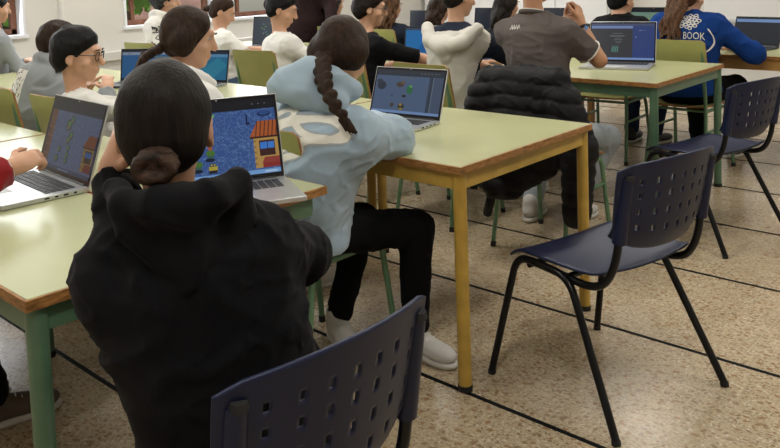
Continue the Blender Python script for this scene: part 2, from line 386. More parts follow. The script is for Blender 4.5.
# whiteboard, tall panels on the far wall
wb = MB().box((-1.2, Y1-.02, 1.42), (4.2, .03, 1.30), bev=.004).build('whiteboard', white_m)
tag(wb, 'wide white board mounted on the far wall behind the students', 'whiteboard')
MB().box((-1.2, Y1-.03, .755), (4.24, .05, .03), bev=.004).build('pen_ledge', trunk_m, wb)
cab = empty('wall_cabinet', (-5.6, Y1-.16, 0)); tag(cab, 'tall off-white cabinet with plain doors against the far wall', 'cabinet')
MB().box((0, 0, 1.15), (2.7, .30, 2.3), bev=.004).build('body', white_m, cab)
for k in range(4):
    d = MB().box((-1.0+k*.667, -.16, 1.15), (.655, .02, 2.22), bev=.003).build('door', white_m, cab)
    MB().tube([(-1.0+k*.667+(.27 if k % 2 == 0 else -.27), -.185, z) for z in (1.0, 1.14)], .008).build('handle', trunk_m, d)
# ceiling lamps
emis_lamp = emi('lamp_diffuser', (1, .96, .88), 5)
l0 = empty('ceiling_lamp', (*LAMPS[0], 2.97)); tag(l0, 'long white ceiling lamp above the classroom', 'ceiling lamp', 'ceiling lamps')
MB().box((0, 0, 0), (.30, 1.26, .05), bev=.005).build('housing', reveal_m, l0); MB().box((0, 0, -.027), (.24, 1.2, .006)).build('diffuser', emis_lamp, l0)
for q in LAMPS[1:]:
    c = copy_tree(l0); c.location = (*q, 2.97)
# outside: ground, brick house and trees seen through the panes
brick = mat('brick_wall', (.52, .30, .22), .8, var=(3, .3, (1, 1, 4)))
gnd = mat('courtyard_ground', (.35, .33, .28), .9, var=(2, .2, I3))
struct('courtyard_ground', MB().box((-14.4, 4, -.1), (14, 24, .1)), gnd)
hb = empty('brick_house', (-15, 5.4, 0)); tag(hb, 'brick house beyond the windows of the left wall', 'building')
MB().box((0, 0, 2.4), (3, 9, 4.8)).build('wall', brick, hb)
for k in range(4): MB().box((1.5, -3.3+k*2.2, 1.7), (.06, .9, 1.3), bev=.01).build('window', reveal_m, hb)
leaf = mat('green_leaves', (.22, .42, .07), .6, var=(3, .6, I3)); bark = mat('bark', (.12, .08, .05), .9, var=(8, .3, I3))
def tree(x, y, r, seed, label):
    rs = np.random.RandomState(seed); t = empty('tree', (x, y, 0)); tag(t, label, 'tree', None)
    m = MB().tube([(0, 0, -.05), (.05, 0, 1), (0, .05, 2)], [.12, .1, .07]); m.build('trunk', bark, t)
    m = MB()
    for k in range(1400):
        d = rs.randn(3); d *= r*rs.rand()**.3/np.linalg.norm(d); c = Vector((d[0], d[1], 1.9+d[2]*1.0)); a = Vector(rs.randn(3)).normalized()*.09; b = a.orthogonal().normalized()*.06
        m.poly([c-a, c+b, c+a, c-b])
    m.build('foliage', leaf, t)
tree(-9.6, 3.9, .95, 1, 'leafy green tree outside the window nearest the glasses boy'); tree(-10.6, 5.9, 1.0, 2, 'leafy green tree outside the middle window'); tree(-11.0, 1.8, 1.3, 3, 'leafy green tree outside the leftmost window')
area('courtyard_daylight', (-9, 4, 7), (0, R(-25), 0), 6, 10, 900, (1, .98, .94))

# ================================================================ furniture
def table(name, x0, x1, y0, y1, frame_mat, label, z=.76, top=lam_m, leg_mat=None, group='classroom tables', legs=None, square=False, apron=.055, inset=.0):
    t = empty(name, (x1, y0, 0)); tag(t, label, 'table', group); W_, D_ = x1-x0, y1-y0
    tp = MB().box((-W_/2, D_/2, z-.0125), (W_-.004, D_-.004, .025), bev=.003).build('tabletop', edge_m, t)
    MB().box((-W_/2, D_/2, z-.0002), (W_-.016, D_-.016, .0024), bev=.001).build('laminate', top, tp)
    m = MB(); i = .030+inset; zz = z-.0255-apron/2
    m.box((-W_/2, i, zz), (W_-.1, .022, apron), bev=.002).box((-W_/2, D_-i, zz), (W_-.1, .022, apron), bev=.002)
    m.box((-i, D_/2, zz), (.022, D_-.1, apron), bev=.002).box((-W_+i, D_/2, zz), (.022, D_-.1, apron), bev=.002)
    m.build('apron', frame_mat, t)
    for (lx, ly) in (legs or [(-.032, .034), (-.032, D_-.034), (-W_+.034, .034), (-W_+.034, D_-.034)]):
        if square: l = MB().box((lx, ly, (z-.026+.01)/2), (.045, .045, z-.036), bev=.004).build('leg', leg_mat or frame_mat, t)
        else: l = MB().tube([(lx, ly, .012), (lx, ly, z-.026)], .0225, 20).build('leg', leg_mat or frame_mat, t, smooth=True, auto=40)
        MB().tube([(lx, ly, 0), (lx, ly, .02)], .0245, 20).build('rubber_foot', rubber, l, smooth=True, auto=40)
    return t
table('school_table', -3.335, -1.60, .64, 1.125, green_dark, 'green-legged pale green table nearest the camera at bottom left', top=lam2_m)
table('school_table', -3.335, -1.74, 1.13, 1.60, green_dark, 'pale green table with green legs behind the hooded girl, holding her laptop corner', legs=[(-.22, .10), (-.22, .40), (-1.20, .12), (-1.20, .43)], top=lam2_m)
table('school_table', -4.75, -3.34, .64, 1.48, green_dark, 'pale green table at the far left edge beyond the silver laptop', top=lam2_m)
table('school_table', -2.72, -1.545, 1.995, 2.865, yellow_paint, 'pale green table with ochre yellow legs in the middle of the room')
table('school_table', -4.10, -2.725, 1.995, 2.865, yellow_paint, 'table hidden behind the hooded girl, strip of top showing past the white jacket')
table('school_table', -5.9, -4.105, 1.995, 2.865, yellow_paint, 'pale table in front of the boy with glasses')
table('school_table', -3.05, -1.785, 3.995, 4.965, green_dark, 'green-legged table on the right holding the grey text-screen laptop')
table('school_table', -4.35, -3.055, 3.995, 4.965, green_dark, 'table in front of the two-tone hoodie boy')
table('school_table', -6.35, -4.355, 3.995, 4.965, green_dark, 'table in front of the boy in white t-shirt')
table('school_table', -3.1, -1.35, 5.45, 6.35, wood_leg, 'wood-legged table at the right edge with the blue sweatshirt girl', square=True, apron=.07)
table('school_table', -4.9, -3.105, 5.75, 6.6, wood_leg, 'wood-legged far table behind the grey polo boy', square=True, apron=.07)

# ---- blue perforated chair with black tube frame (origin: floor centre, faces +y)
def blue_chair():
    t = empty('perforated_chair')
    def tub(n, pts, rr=.0125, rad=.05): return MB().tube(bez(pts, 8, rad), rr, 14).build(n, black_tube, t, smooth=True, auto=50)
    for s in (-1, 1):
        f = tub('side_frame', [(s*.268, .275, .008), (s*.222, .185, .432), (s*.222, -.045, .425), (s*.268, -.262, .008)], rad=.06)
        for y in (.275, -.262): MB().tube([(s*.268, y, 0), (s*.268, y*.992, .014)], .0140, 14).build('rubber_foot', rubber, f, smooth=True, auto=50)
        tub('back_tube', [(s*.205, .12, .422), (s*.205, -.15, .405), (s*.200, -.215, .50), (s*.197, -.235, .72)], rad=.09)
    for yy in (.13, -.02): MB().tube([(-.222, yy, .413), (.222, yy, .413)], .010, 12).build('cross_tube', black_tube, t, smooth=True, auto=50)
    # seat shell
    def seat(u, v):
        x = (u-.5)*2; y = .235 - v*.43
        wd = .232*(1-.10*max(0, (v-.6)/.4)**2) * (1-.06*max(0, (.12-v)/.12)**2)
        z = .442 + .012*x*x - .010*(1-x*x)*sin(pi*v) - (.035*max(0, (.16-v)/.16)**1.6) + .02*max(0, (v-.85)/.15)**2*(1-.3*x*x)
        yy = y - .015*x*x*(1 if v < .2 else -1.4*max(0, (v-.6)/.4))
        return Vector((x*wd, yy, z))
    st = MB().grid(seat, 22, 20).build('seat', navy_plastic, t, smooth=True)
    st.modifiers.new('thick', 'SOLIDIFY').thickness = .008
    # back shell with slots
    NX, NZ = 80, 43
    def back(u, v):
        x = (u-.5)*2; top = .825 - .018*x*x - .030*max(0, abs(x)-.82)**1.2*3; bot = .535 + .055*abs(x)**3.2
        z = bot + (top-bot)*v; y = -.266 + .058*x*x + .006 - .055*(z-.53)/.3 + .018*max(0, (.25-v)/.25)**2
        return Vector((x*(.232 - .018*(1-v)**2), y, z))
    def hole(i, j):
        a = (i-12) % 9.2; b = (j-9) % 7.6
        return 11 < i < 69 and 9 <= j < 36 and a < 1.9 and b < 2.9
    bk = MB().grid(back, NX, NZ, skip=hole).build('backrest', navy_plastic, t, smooth=True)
    bk.modifiers.new('thick', 'SOLIDIFY').thickness = .007
    for s in (-1, 1):
        m = MB(); m.tube([(s*.197, -.222, .575), (s*.197, -.256, .775)], [.022, .019], 14)
        pass
        m.build('tube_sleeve', navy_plastic, bk, smooth=True, auto=45)
        MB().tube([(s*.197, -.262, .772), (s*.197, -.264, .784)], [.0165, .013], 14).build('end_cap', rubber, bk, smooth=True, auto=45)
    return t
bc = blue_chair()
bc.location = (-1.245, 2.375, 0); bc.rotation_euler.z = R(90-13)
tag(bc, 'empty navy perforated chair with black legs in front of the yellow-legged table', 'chair', 'navy perforated chairs')
c = copy_tree(bc); c.location = (-1.185, .86, 0); c.rotation_euler.z = R(90-1); c['label'] = 'navy perforated chair at the bottom edge under the black hoodie girl'
c = copy_tree(bc); c.location = (-1.535, 4.05, 0); c.rotation_euler.z = R(90-13); c['label'] = 'navy perforated chair at the right edge beside the green-legged table'
# ---- olive plywood school chair with green tube frame
def wood_chair():
    t = empty('plywood_chair')
    for s in (-1, 1):
        f = MB().tube(bez([(s*.205, .215, .012), (s*.185, .165, .425), (s*.185, -.17, .425), (s*.185, -.175, .40)], 8, .05), .0115, 12).build('front_leg', green_paint, t, smooth=True, auto=50)
        MB().tube([(s*.205, .215, 0), (s*.204, .212, .025)], .014, 12).build('rubber_foot', rubber, f, smooth=True, auto=50)
        f = MB().tube(bez([(s*.205, -.235, .012), (s*.185, -.165, .44), (s*.178, -.215, .875)], 8, .12), .0115, 12).build('rear_leg', green_paint, t, smooth=True, auto=50)
        MB().tube([(s*.205, -.235, 0), (s*.204, -.231, .025)], .014, 12).build('rubber_foot', rubber, f, smooth=True, auto=50)
        MB().tube([(s*.192, .182, .29), (s*.192, -.19, .29)], .009, 10).build('stretcher', green_paint, t, smooth=True)
    for yy in (.10, -.13): MB().tube([(-.185, yy, .418), (.185, yy, .418)], .009, 10).build('cross_tube', green_paint, t, smooth=True)
    def seat(u, v):
        x = (u-.5)*2; r = 1-.12*max(0, abs(2*v-1)-.75)*4*.5
        return Vector((x*.195*r, .20-v*.38, .441+.008*x*x-.014*max(0, (.15-v)/.15)**2))
    def slab(fn, nu, nv, th, nrm):
        m = MB(); m.grid(fn, nu, nv); bm = m.bm
        r = bmesh.ops.extrude_face_region(bm, geom=bm.faces[:]); vs = [v for v in r['geom'] if isinstance(v, bmesh.types.BMVert)]
        for v in vs: v.co += Vector(nrm)*th
        bmesh.ops.recalc_face_normals(bm, faces=bm.faces[:])
        for f in bm.faces:
            if abs(f.normal.dot(Vector(nrm).normalized())) < .5: f.material_index = 1
        return m
    slab(seat, 14, 12, .011, (0, 0, 1)).build('seat', [ply_m, plyedge_m], t, smooth=True, auto=40)
    def back(u, v):
        x = (u-.5)*2; q = max(0, abs(x)-.88)/.12; z = .625+.018*q*q + v*(.265-.036*q*q)
        return Vector((x*.205, -.195+.022*x*x-.055*(z-.62)/.26, z))
    slab(back, 20, 8, .010, (0, 1, 0)).build('backrest', [ply_m, plyedge_m], t, smooth=True, auto=40)
    return t
wc = wood_chair(); G2 = 'olive plywood school chairs'
tag(wc, 'olive plywood chair behind the boy in the two-tone hoodie', 'chair', G2); wc.location = (-2.80, 3.52, 0); wc.rotation_euler.z = R(-3)
def wchair(x, y, rz, label, z=0):
    c = copy_tree(wc); c.location = (x, y, z); c.rotation_euler.z = R(rz); c['label'] = label; return c
c = wchair(-2.14, 1.88, 0, 'green-legged plywood chair under the light blue hoodie girl')
for ch in [k for k in c.children if k.name.startswith('stretcher')]: bpy.data.objects.remove(ch)
wchair(-2.75, 1.80, 0, 'plywood chair under the girl in the white jacket')
wchair(-3.54, 1.82, 6, 'olive plywood chair behind the boy with glasses')
wchair(-4.16, 1.80, 4, 'olive plywood chair at the left edge behind the grey sweatshirt student')
wchair(-2.10, 3.46, 0, 'green-legged plywood chair under the black puffer jacket')
wchair(-3.42, 3.50, 0, 'plywood chair under the boy in black t-shirt and glasses')
wchair(-4.42, 3.62, 6, 'olive plywood chair behind the boy in white t-shirt')
wchair(-5.08, 3.56, 0, 'plywood chair under the girl in white tee and jeans')
wchair(-5.90, 3.62, 4, 'olive plywood chair behind the patterned hoodie student')
wchair(-2.13, 5.28, -3, 'olive plywood chair behind the girl in the blue sweatshirt')
wchair(-2.72, 5.32, 3, 'plywood chair with pale seat showing under the right-hand table')
wchair(-5.72, 5.48, 6, 'olive plywood chair by the long wavy-haired student')
wchair(-2.67, .46, 0, 'plywood chair under the student in the red knit, past the left edge')
wchair(-6.12, 2.36, 0, 'plywood chair under the black-haired student cut off by the left edge')
wchair(-4.88, 5.38, 0, 'plywood chair under the long straight-haired student at the back')
wchair(-3.58, 5.32, 0, 'plywood chair under the long-haired student behind the grey polo boy')
# ================================================================ laptops
def emi_tex(name, c0, c1, scale, width, s=1.0):
    m = bpy.data.materials.new(name); m.use_nodes = True; nt = m.node_tree; N = nt.nodes; L = nt.links; b = N['Principled BSDF']
    b.inputs['Base Color'].default_value = (0, 0, 0, 1); b.inputs['Roughness'].default_value = .25
    tc = N.new('ShaderNodeTexCoord'); nz = N.new('ShaderNodeTexNoise'); nz.inputs['Scale'].default_value = scale*.7; L.new(tc.outputs['Object'], nz.inputs[0])
    mx = N.new('ShaderNodeMix'); mx.data_type = 'VECTOR'; mx.inputs[0].default_value = .05; L.new(tc.outputs['Object'], mx.inputs[4]); L.new(nz.outputs['Color'], mx.inputs[5])
    v = N.new('ShaderNodeTexVoronoi'); v.feature = 'DISTANCE_TO_EDGE'; v.inputs['Scale'].default_value = scale; L.new(mx.outputs[1], v.inputs['Vector'])
    r = N.new('ShaderNodeValToRGB'); r.color_ramp.elements[0].position = width*.4; r.color_ramp.elements[1].position = width
    r.color_ramp.elements[0].color = (*c1, 1); r.color_ramp.elements[1].color = (*c0, 1); L.new(v.outputs['Distance'], r.inputs[0])
    n2 = N.new('ShaderNodeTexNoise'); n2.inputs['Scale'].default_value = 14; L.new(tc.outputs['Object'], n2.inputs[0])
    m2 = N.new('ShaderNodeMix'); m2.data_type = 'RGBA'; m2.blend_type = 'MULTIPLY'; m2.inputs[0].default_value = .5; L.new(r.outputs[0], m2.inputs[6]); L.new(n2.outputs['Color'], m2.inputs[7])
    L.new(r.outputs[0], b.inputs['Emission Color']); b.inputs['Emission Strength'].default_value = s
    return m
SC = {}
def E_(rgb, s=1.0):
    k = (rgb, s)
    if k not in SC: SC[k] = emi('screen_colour', rgb, s)
    return SC[k]
sea = emi_tex('screen_blue_paving', (.035, .085, .26), (.10, .20, .42), 55, .05)
sea_dim = emi_tex('screen_dim_paving', (.034, .052, .11), (.055, .085, .165), 60, .06)
def laptop(label, loc, rz, tilt, W_=.345, D_=.235, Hh=.218, body=silver_m, draw=None, group='open laptops', lidback=None):
    t = empty('laptop', loc, R(rz)); tag(t, label, 'laptop', group)
    b = MB().box((0, -D_/2, .0085), (W_, D_, .013), bev=.003).build('base', body, t)
    m = MB()
    for r_ in range(5):
        n = 14
        for c_ in range(n):
            if r_ == 4 and 3 < c_ < 8: continue
            m.box((-W_*.42+W_*.84*(c_+.5)/n, -.032-r_*.0185, .0158), (W_*.84/n-.003, .0155, .0016), bev=.0006)
    m.box((-W_*.42+W_*.84*6/14, -.032-4*.0185, .0158), (W_*.84*4/14-.003, .0155, .0016))
    m.build('keyboard', key_m, b)
    MB().box((0, -D_*.79, .0153), (.105, .062, .0008), bev=.0003).build('trackpad', trunk_m, b)
    MB().box((-W_*.36, -D_*.93, .0152), (.018, .011, .0006)).box((-W_*.28, -D_*.93, .0152), (.012, .011, .0006)).build('sticker', darklid, b)
    m = MB()
    for k in range(4): m.box((W_/2, -.04-k*.028, .009), (.0015, .014 if k % 2 else .009, .005))
    m.build('port', bezel_m, b)
    T = R(tilt); mt = Matrix.Translation((0, 0, .013)) @ Matrix.Rotation(-T, 4, 'X')   # lid leans back (+y)
    lid = MB().box((0, .0035, Hh/2), (W_, .006, Hh), bev=.0025, mtx=mt).build('lid', lidback or body, t)
    MB().tube([(-W_*.42, .002, .014), (W_*.42, .002, .014)], .006, 12).build('hinge', darklid, lid, smooth=True, auto=40)
    MB().box((0, 0, Hh/2), (W_-.006, .0015, Hh-.006), bev=.0006, mtx=mt).build('bezel', bezel_m, lid)
    sw, sh = W_-.022, Hh-.030
    P = MB(); mats = []; lay = [0]
    def M_(mm):
        if mm not in mats: mats.append(mm)
        return mats.index(mm)
    def poly(pts, mm):
        lay[0] += 1; y = -.0012-.00002*lay[0]
        P.poly([mt @ Vector((-sw/2+u*sw, y, .018+v*sh)) for u, v in pts], M_(mm))
    def rect(u0, v0, u1, v1, mm): poly([(u0, v0), (u1, v0), (u1, v1), (u0, v1)], mm)
    def blob(u, v, ru, rv, mm, n=12): poly([(u+ru*cos(2*pi*k/n), v+rv*sin(2*pi*k/n)) for k in range(n)], mm)
    (draw or scr_blue)(poly, rect, blob)
    P.build('screen_picture', mats, lid)
    MB().tube([mt @ Vector((0, -.001, Hh-.008)), mt @ Vector((0, -.002, Hh-.008))], .002, 8).build('webcam', trunk_m, lid)
    return t
def plant(rect, blob, u, v, s=1):
    blob(u, v, .028*s, .040*s, E_((.045, .11, .10))); blob(u, v+.035*s, .036*s, .032*s, E_((.07, .17, .03))); blob(u-.008, v-.045*s, .04*s, .022*s, E_((.01, .015, .035)))
def house(poly, rect, u, v, w_, h_, a=1.0):
    cw, rf, dk, wd = E_((.45*a, .27*a, .08*a)), E_((.40*a, .10*a, .03*a)), E_((.05*a, .02*a, .02*a)), E_((.05*a, .20*a, .62*a))
    rect(u, v, u+w_, v+h_*.68, cw); poly([(u-.03, v+h_*.66), (u+w_, v+h_*.66), (u+w_, v+h_), (u+.05, v+h_)], rf)
    for k in range(6):
        x = u+.02+k*w_/6; poly([(x, v+h_*.66), (x+.008, v+h_*.66), (x+.03, v+h_), (x+.022, v+h_)], dk)
    rect(u-.03, v+h_*.63, u+w_, v+h_*.67, dk)
    rect(u+w_*.22, v+h_*.25, u+w_*.86, v+h_*.58, dk); rect(u+w_*.26, v+h_*.40, u+w_*.54, v+h_*.54, wd); rect(u+w_*.57, v+h_*.40, u+w_*.83, v+h_*.54, wd)
    rect(u+w_*.30, v, u+w_, v+h_*.12, E_((.25*a, .03*a, .03*a))); poly([(u+w_*.28, v+h_*.1), (u+w_, v+h_*.1), (u+w_, v+h_*.22), (u+w_*.4, v+h_*.22)], E_((.28*a, .05*a, .04*a)))
    for k in range(5): rect(u, v+.04+k*.075, u+.022, v+.07+k*.075, E_((.26*a, .17*a, .07*a)))
def scr_game(poly, rect, blob):
    rect(0, 0, 1, 1, E_((.012, .013, .018))); rect(0, .05, 1, .86, sea)
    for k in range(3): rect(.80+k*.055, .925, .815+k*.055, .935, E_((.2, .2, .22)))
    blob(.90, .79, .060, .040, E_((.012, .03, .10))); blob(.90, .80, .045, .026, E_((.03, .08, .24))); rect(.74, .68, .752, .80, E_((.01, .015, .05))); rect(.735, .66, .77, .69, E_((.01, .015, .05)))
    rect(.365, .80, .42, .83, E_((.02, .10, .20))); rect(.44, .795, .47, .835, E_((.20, .42, .16)))
    plant(rect, blob, .415, .70, 1.2); plant(rect, blob, .41, .30, 1.1); blob(.41, .40, .02, .03, E_((.35, .10, .04)))
    plant(rect, blob, .30, .17, 1.1)
    rect(.385, .075, .455, .115, E_((.02, .02, .03))); rect(.385, .115, .46, .165, E_((.42, .34, .05))); rect(.395, .165, .45, .20, E_((.03, .04, .05))); blob(.41, .185, .008, .01, E_((.5, .45, .1))); blob(.435, .185, .008, .01, E_((.5, .45, .1)))
    house(poly, rect, .785, .075, .215, .62)
    rect(0, 0, 1, .055, E_((.18, .36, .66)))
    for k in range(9): rect(.36+k*.03, .015, .375+k*.03, .04, E_((.05, .13, .35)))
    rect(.86, .015, .97, .035, E_((.45, .6, .8)))
def scr_game_dim(poly, rect, blob):
    rect(0, 0, 1, 1, E_((.016, .018, .024))); rect(.03, .05, 1, .84, sea_dim)
    rect(.03, .10, .14, .84, E_((.09, .045, .03))); rect(.05, .10, .075, .6, E_((.05, .025, .02)))
    for k in range(5): rect(.03, .18+k*.13, .14, .20+k*.13, E_((.13, .06, .04)))
    for (u, v, s) in ((.42, .66, 1.8), (.47, .74, 1.2), (.50, .52, 1.3), (.46, .45, 1.2), (.33, .30, 1.1), (.50, .34, 1.0), (.50, .24, 1.0), (.50, .16, .9), (.31, .16, 1.1)):
        blob(u, v, .032*s, .050*s, E_((.035, .045, .035))); blob(u, v+.01, .018*s, .026*s, E_((.05, .13, .05))); blob(u-.012, v-.02*s, .012*s, .02*s, E_((.12, .09, .05)))
    rect(.40, .80, .47, .815, E_((.10, .10, .12))); rect(.49, .80, .55, .815, E_((.10, .10, .12)))
    house(poly, rect, .80, .09, .19, .50, .32)
    rect(0, 0, 1, .05, E_((.03, .04, .07)))
    for k in range(7): rect(.40+k*.03, .012, .42+k*.03, .036, E_((.10, .14, .22)))
def scr_plain(poly, rect, blob):
    rect(0, 0, 1, 1, E_((.035, .042, .058))); rect(0, .06, .80, .86, E_((.075, .115, .20))); rect(.80, .06, .84, .86, E_((.035, .05, .08))); rect(.85, .06, 1, .86, E_((.06, .085, .14))); rect(.855, .06, .862, .86, E_((.16, .2, .26)))
    for (u, v, a, b, c) in ((.10, .62, .07, .10, (.03, .04, .06)), (.06, .72, .05, .05, (.04, .05, .07)), (.38, .66, .06, .06, (.07, .05, .04)), (.42, .71, .035, .04, (.13, .09, .07)), (.53, .56, .045, .11, (.03, .14, .06)), (.54, .63, .025, .03, (.10, .30, .12)), (.46, .40, .035, .03, (.02, .025, .03)), (.44, .16, .05, .07, (.04, .04, .03)), (.43, .20, .022, .03, (.30, .20, .08)), (.44, .10, .03, .03, (.22, .17, .03)), (.28, .40, .012, .02, (.03, .05, .1)), (.30, .18, .03, .05, (.06, .05, .05))):
        blob(u, v, a, b, E_(c))
    rect(.36, .80, .44, .825, E_((.12, .13, .12))); rect(.48, .80, .56, .825, E_((.12, .13, .12)))
    rect(0, 0, 1, .06, E_((.16, .26, .48)))
    for k in range(6): rect(.66+k*.05, .93, .69+k*.05, .94, E_((.18, .19, .2)))
def scr_text(poly, rect, blob):
    rect(0, 0, 1, 1, E_((.055, .075, .20))); rect(0, .05, .66, .86, E_((.045, .048, .055))); rect(.66, .05, 1, .93, E_((.035, .06, .20))); rect(0, .86, .66, .93, E_((.18, .26, .52))); rect(0, .93, 1, 1, E_((.07, .09, .17)))
    for (v, a, b) in ((.72, .34, .50), (.66, .30, .54), (.64, .30, .52), (.59, .38, .48), (.55, .36, .50), (.50, .37, .49), (.46, .40, .47)): rect(a, v, b, v+.008, E_((.22, .24, .24)))
    for k in range(4): poly([(.33+k*.028, .22), (.345+k*.028, .20), (.355+k*.028, .36), (.34+k*.028, .38)], E_((.10, .26, .20)))
    rect(.76, .80, .79, .815, E_((.3, .36, .5))); rect(.80, .81, .86, .815, E_((.3, .36, .5))); rect(.70, .62, .72, .63, E_((.6, .65, .7)))
    rect(0, 0, 1, .055, E_((.20, .32, .62)))
def scr_blue(poly, rect, blob):
    rect(0, 0, 1, 1, E_((.02, .16, .42))); rect(0, .90, 1, 1, E_((.05, .07, .12))); rect(0, 0, 1, .05, E_((.06, .2, .42)))
    poly([(.3, .05), (.75, .05), (.95, .7), (.7, .9), (.45, .5)], E_((.015, .11, .32)))
def scr_desk(poly, rect, blob):
    rect(0, 0, 1, 1, E_((.025, .10, .24))); rect(0, .84, 1, 1, E_((.22, .27, .36))); rect(0, .94, 1, 1, E_((.03, .035, .05))); rect(.62, 0, 1, .78, E_((.11, .15, .17))); rect(.1, .88, .16, .90, E_((.05, .07, .1)))
def scr_teal(poly, rect, blob):
    rect(0, 0, 1, 1, E_((.02, .14, .26))); rect(0, .80, 1, .90, E_((.10, .24, .42))); rect(0, .9, 1, 1, E_((.02, .03, .05))); poly([(.2, 0), (.7, 0), (1, .5), (.8, .78)], E_((.03, .20, .30)))
def scr_dark(poly, rect, blob):
    rect(0, 0, 1, 1, E_((.018, .024, .036))); rect(0, 0, 1, .05, E_((.06, .09, .16)))
def scr_darkmap(poly, rect, blob):
    rect(0, 0, 1, 1, E_((.03, .042, .06)))
    for k, (u, v) in enumerate(((.35, .75), (.42, .66), (.38, .55), (.45, .45), (.50, .35), (.36, .40), (.55, .28), (.30, .6), (.6, .8))): blob(u, v, .04, .035, E_(((.05, .12, .16), (.06, .16, .07), (.10, .12, .14))[k % 3]))
def scr_green(poly, rect, blob):
    rect(0, 0, 1, 1, E_((.16, .27, .20))); rect(0, .88, 1, 1, E_((.01, .012, .02))); rect(.72, 0, 1, .88, E_((.10, .22, .40))); rect(.72, 0, .76, .88, E_((.3, .36, .42)))
    for k in range(9): blob(.12+.07*k, .45+.2*sin(k*2.1), .05, .07, E_(((.05, .16, .08), (.22, .34, .12), (.34, .40, .30))[k % 3]))
def scr_tab(poly, rect, blob):
    rect(0, 0, 1, 1, E_((.015, .02, .03))); rect(0, .84, 1, .96, E_((.18, .30, .56)))
T = .7605
laptop('open silver laptop in the left foreground showing a dim paved-street game', (-2.485, 1.135, T), -3, 18, draw=scr_game_dim, W_=.40, Hh=.255, D_=.25)
laptop('open laptop right of the hooded girl showing a blue paved game with a yellow house', (-1.975, 1.395, T), 64, 17, draw=scr_game, W_=.375, Hh=.262, D_=.25)
laptop('open silver laptop on the yellow-legged table in front of the light blue hoodie girl', (-2.235, 2.50, T), 6, 20, draw=scr_plain, lidback=silver_m, W_=.37)
laptop('open silver laptop with grey text page and blue side panel on the right table', (-2.31, 4.66, T), 15, 13, draw=scr_text, W_=.41, D_=.27, Hh=.26)
laptop('laptop with blue and grey windows in front of the braided girl, left', (-4.42, 2.60, T), 30, 10, draw=scr_desk, body=darklid, W_=.38, Hh=.20)
laptop('laptop with teal wallpaper beside the braided girl in white jacket', (-4.02, 2.72, T), 22, 14, Hh=.20, draw=scr_teal, body=silver_m)
laptop('laptop showing a dark map in front of the girl in white tee', (-5.62, 4.5, T), 3, 8, draw=scr_darkmap, body=darklid, W_=.40, Hh=.26)
laptop('laptop with a bright blue desktop beside the two-tone hoodie boy', (-3.72, 4.42, T), 12, 8, draw=scr_blue, body=darklid)
laptop('dark laptop on the far table behind the two-tone hoodie boy, left one', (-5.24, 6.2, T), 0, 5, draw=scr_dark, body=darklid)
laptop('dark laptop on the far table right of the two-tone hoodie boy', (-4.24, 6.0, T), 0, 8, draw=scr_dark, body=darklid, W_=.42, Hh=.26)
laptop('dark laptop edge beside the left shoulder of the grey polo boy', (-3.02, 4.38, T), 50, 12, draw=scr_dark, body=darklid)
laptop('dark laptop behind the raised hands of the grey polo boy', (-3.65, 6.2, T), 0, 3, draw=scr_dark, body=darklid, Hh=.25)
laptop('laptop with a green game map behind the black t-shirt boy at right', (-2.72, 6.02, T), 0, 5, draw=scr_green, body=darklid, W_=.44, Hh=.27)
laptop('laptop with a grey page beside the blue sweatshirt girl', (-1.93, 5.95, T), -8, 20, draw=scr_tab, body=darklid)
tb = empty('phone', (-4.45, 1.22, .7605), R(40)); tag(tb, 'bright phone screen on the table at the far left edge', 'phone')
mt_ = Matrix.Translation((0, 0, .06)) @ Matrix.Rotation(R(-35), 4, 'X')
MB().box((0, 0, 0), (.17, .009, .11), bev=.002, mtx=mt_).build('body', bezel_m, tb)
MB().box((0, -.005, 0), (.16, .001, .10), mtx=mt_).build('screen', E_((.28, .42, .55)), tb)
MB().box((0, .045, .03), (.05, .06, .006), bev=.001, mtx=Matrix.Rotation(R(-18), 4, 'X')).build('stand', darklid, tb)
# ================================================================ people
A3 = np.array
def nrm(v): v = np.asarray(v, float); return v/max(np.linalg.norm(v), 1e-9)
def ik(S, W, l1, l2, hint):
    S, W = A3(S, float), A3(W, float); d = W-S; L = np.linalg.norm(d)
    if L > (l1+l2)*.995: W = S + d/L*(l1+l2)*.995; d = W-S; L = np.linalg.norm(d)
    a = (l1*l1-l2*l2+L*L)/(2*L); h = max(l1*l1-a*a, 0)**.5; u = d/L; p = A3(hint, float); p = nrm(p - u*(p@u)); return S+u*a+p*h, W
def hand_fn(W, dirn, palm, s=1, curl=.5, side=1, fist=False):
    """palm + four unequal bent fingers + thumb from the side; dirn: wrist->knuckles, palm: direction the palm faces, side: thumb side sign along lateral"""
    d = nrm(dirn); n = nrm(A3(palm)-d*(A3(palm)@d)); l = np.cross(d, n)*side
    W = A3(W); Q = np.stack([d, n, l], 1); L = []
    L.append((ell(W+d*.046*s, (.052*s, .017*s, .040*s), Q), .012)); L.append((cap(W-d*.02*s, W+d*.02*s, .024*s, .026*s), .02))
    for k, (off, ln) in enumerate(((.027, .072), (.009, .080), (-.010, .074), (-.027, .058))):
        ln *= s; a0 = curl*(.55+.08*k); p = W+d*.082*s+l*off*s
        for q, fr in enumerate((.46, .30, .24)):
            a = a0*(1+q*1.25) if not fist else .5+q*1.35
            dd = d*cos(a)+n*sin(a)+l*off*.9; e = p+nrm(dd)*ln*fr
            L.append((cap(p, e, (.0098-.0012*q)*s, (.0090-.0013*q)*s), .004)); p = e
    p = W+d*.022*s+l*.026*s
    for q, (ln, sd, dn, nn) in enumerate(((.040, .75, .60, .25), (.030, .35, .85, .40), (.024, .10, .9, .45))):
        e = p+nrm(l*sd+d*dn+n*nn)*ln*s; L.append((cap(p, e, (.0135-.002*q)*s, (.0115-.002*q)*s), .006)); p = e
    return cat(*L)
def person(label, *A, **K):
    return person_(label, *A, **K)
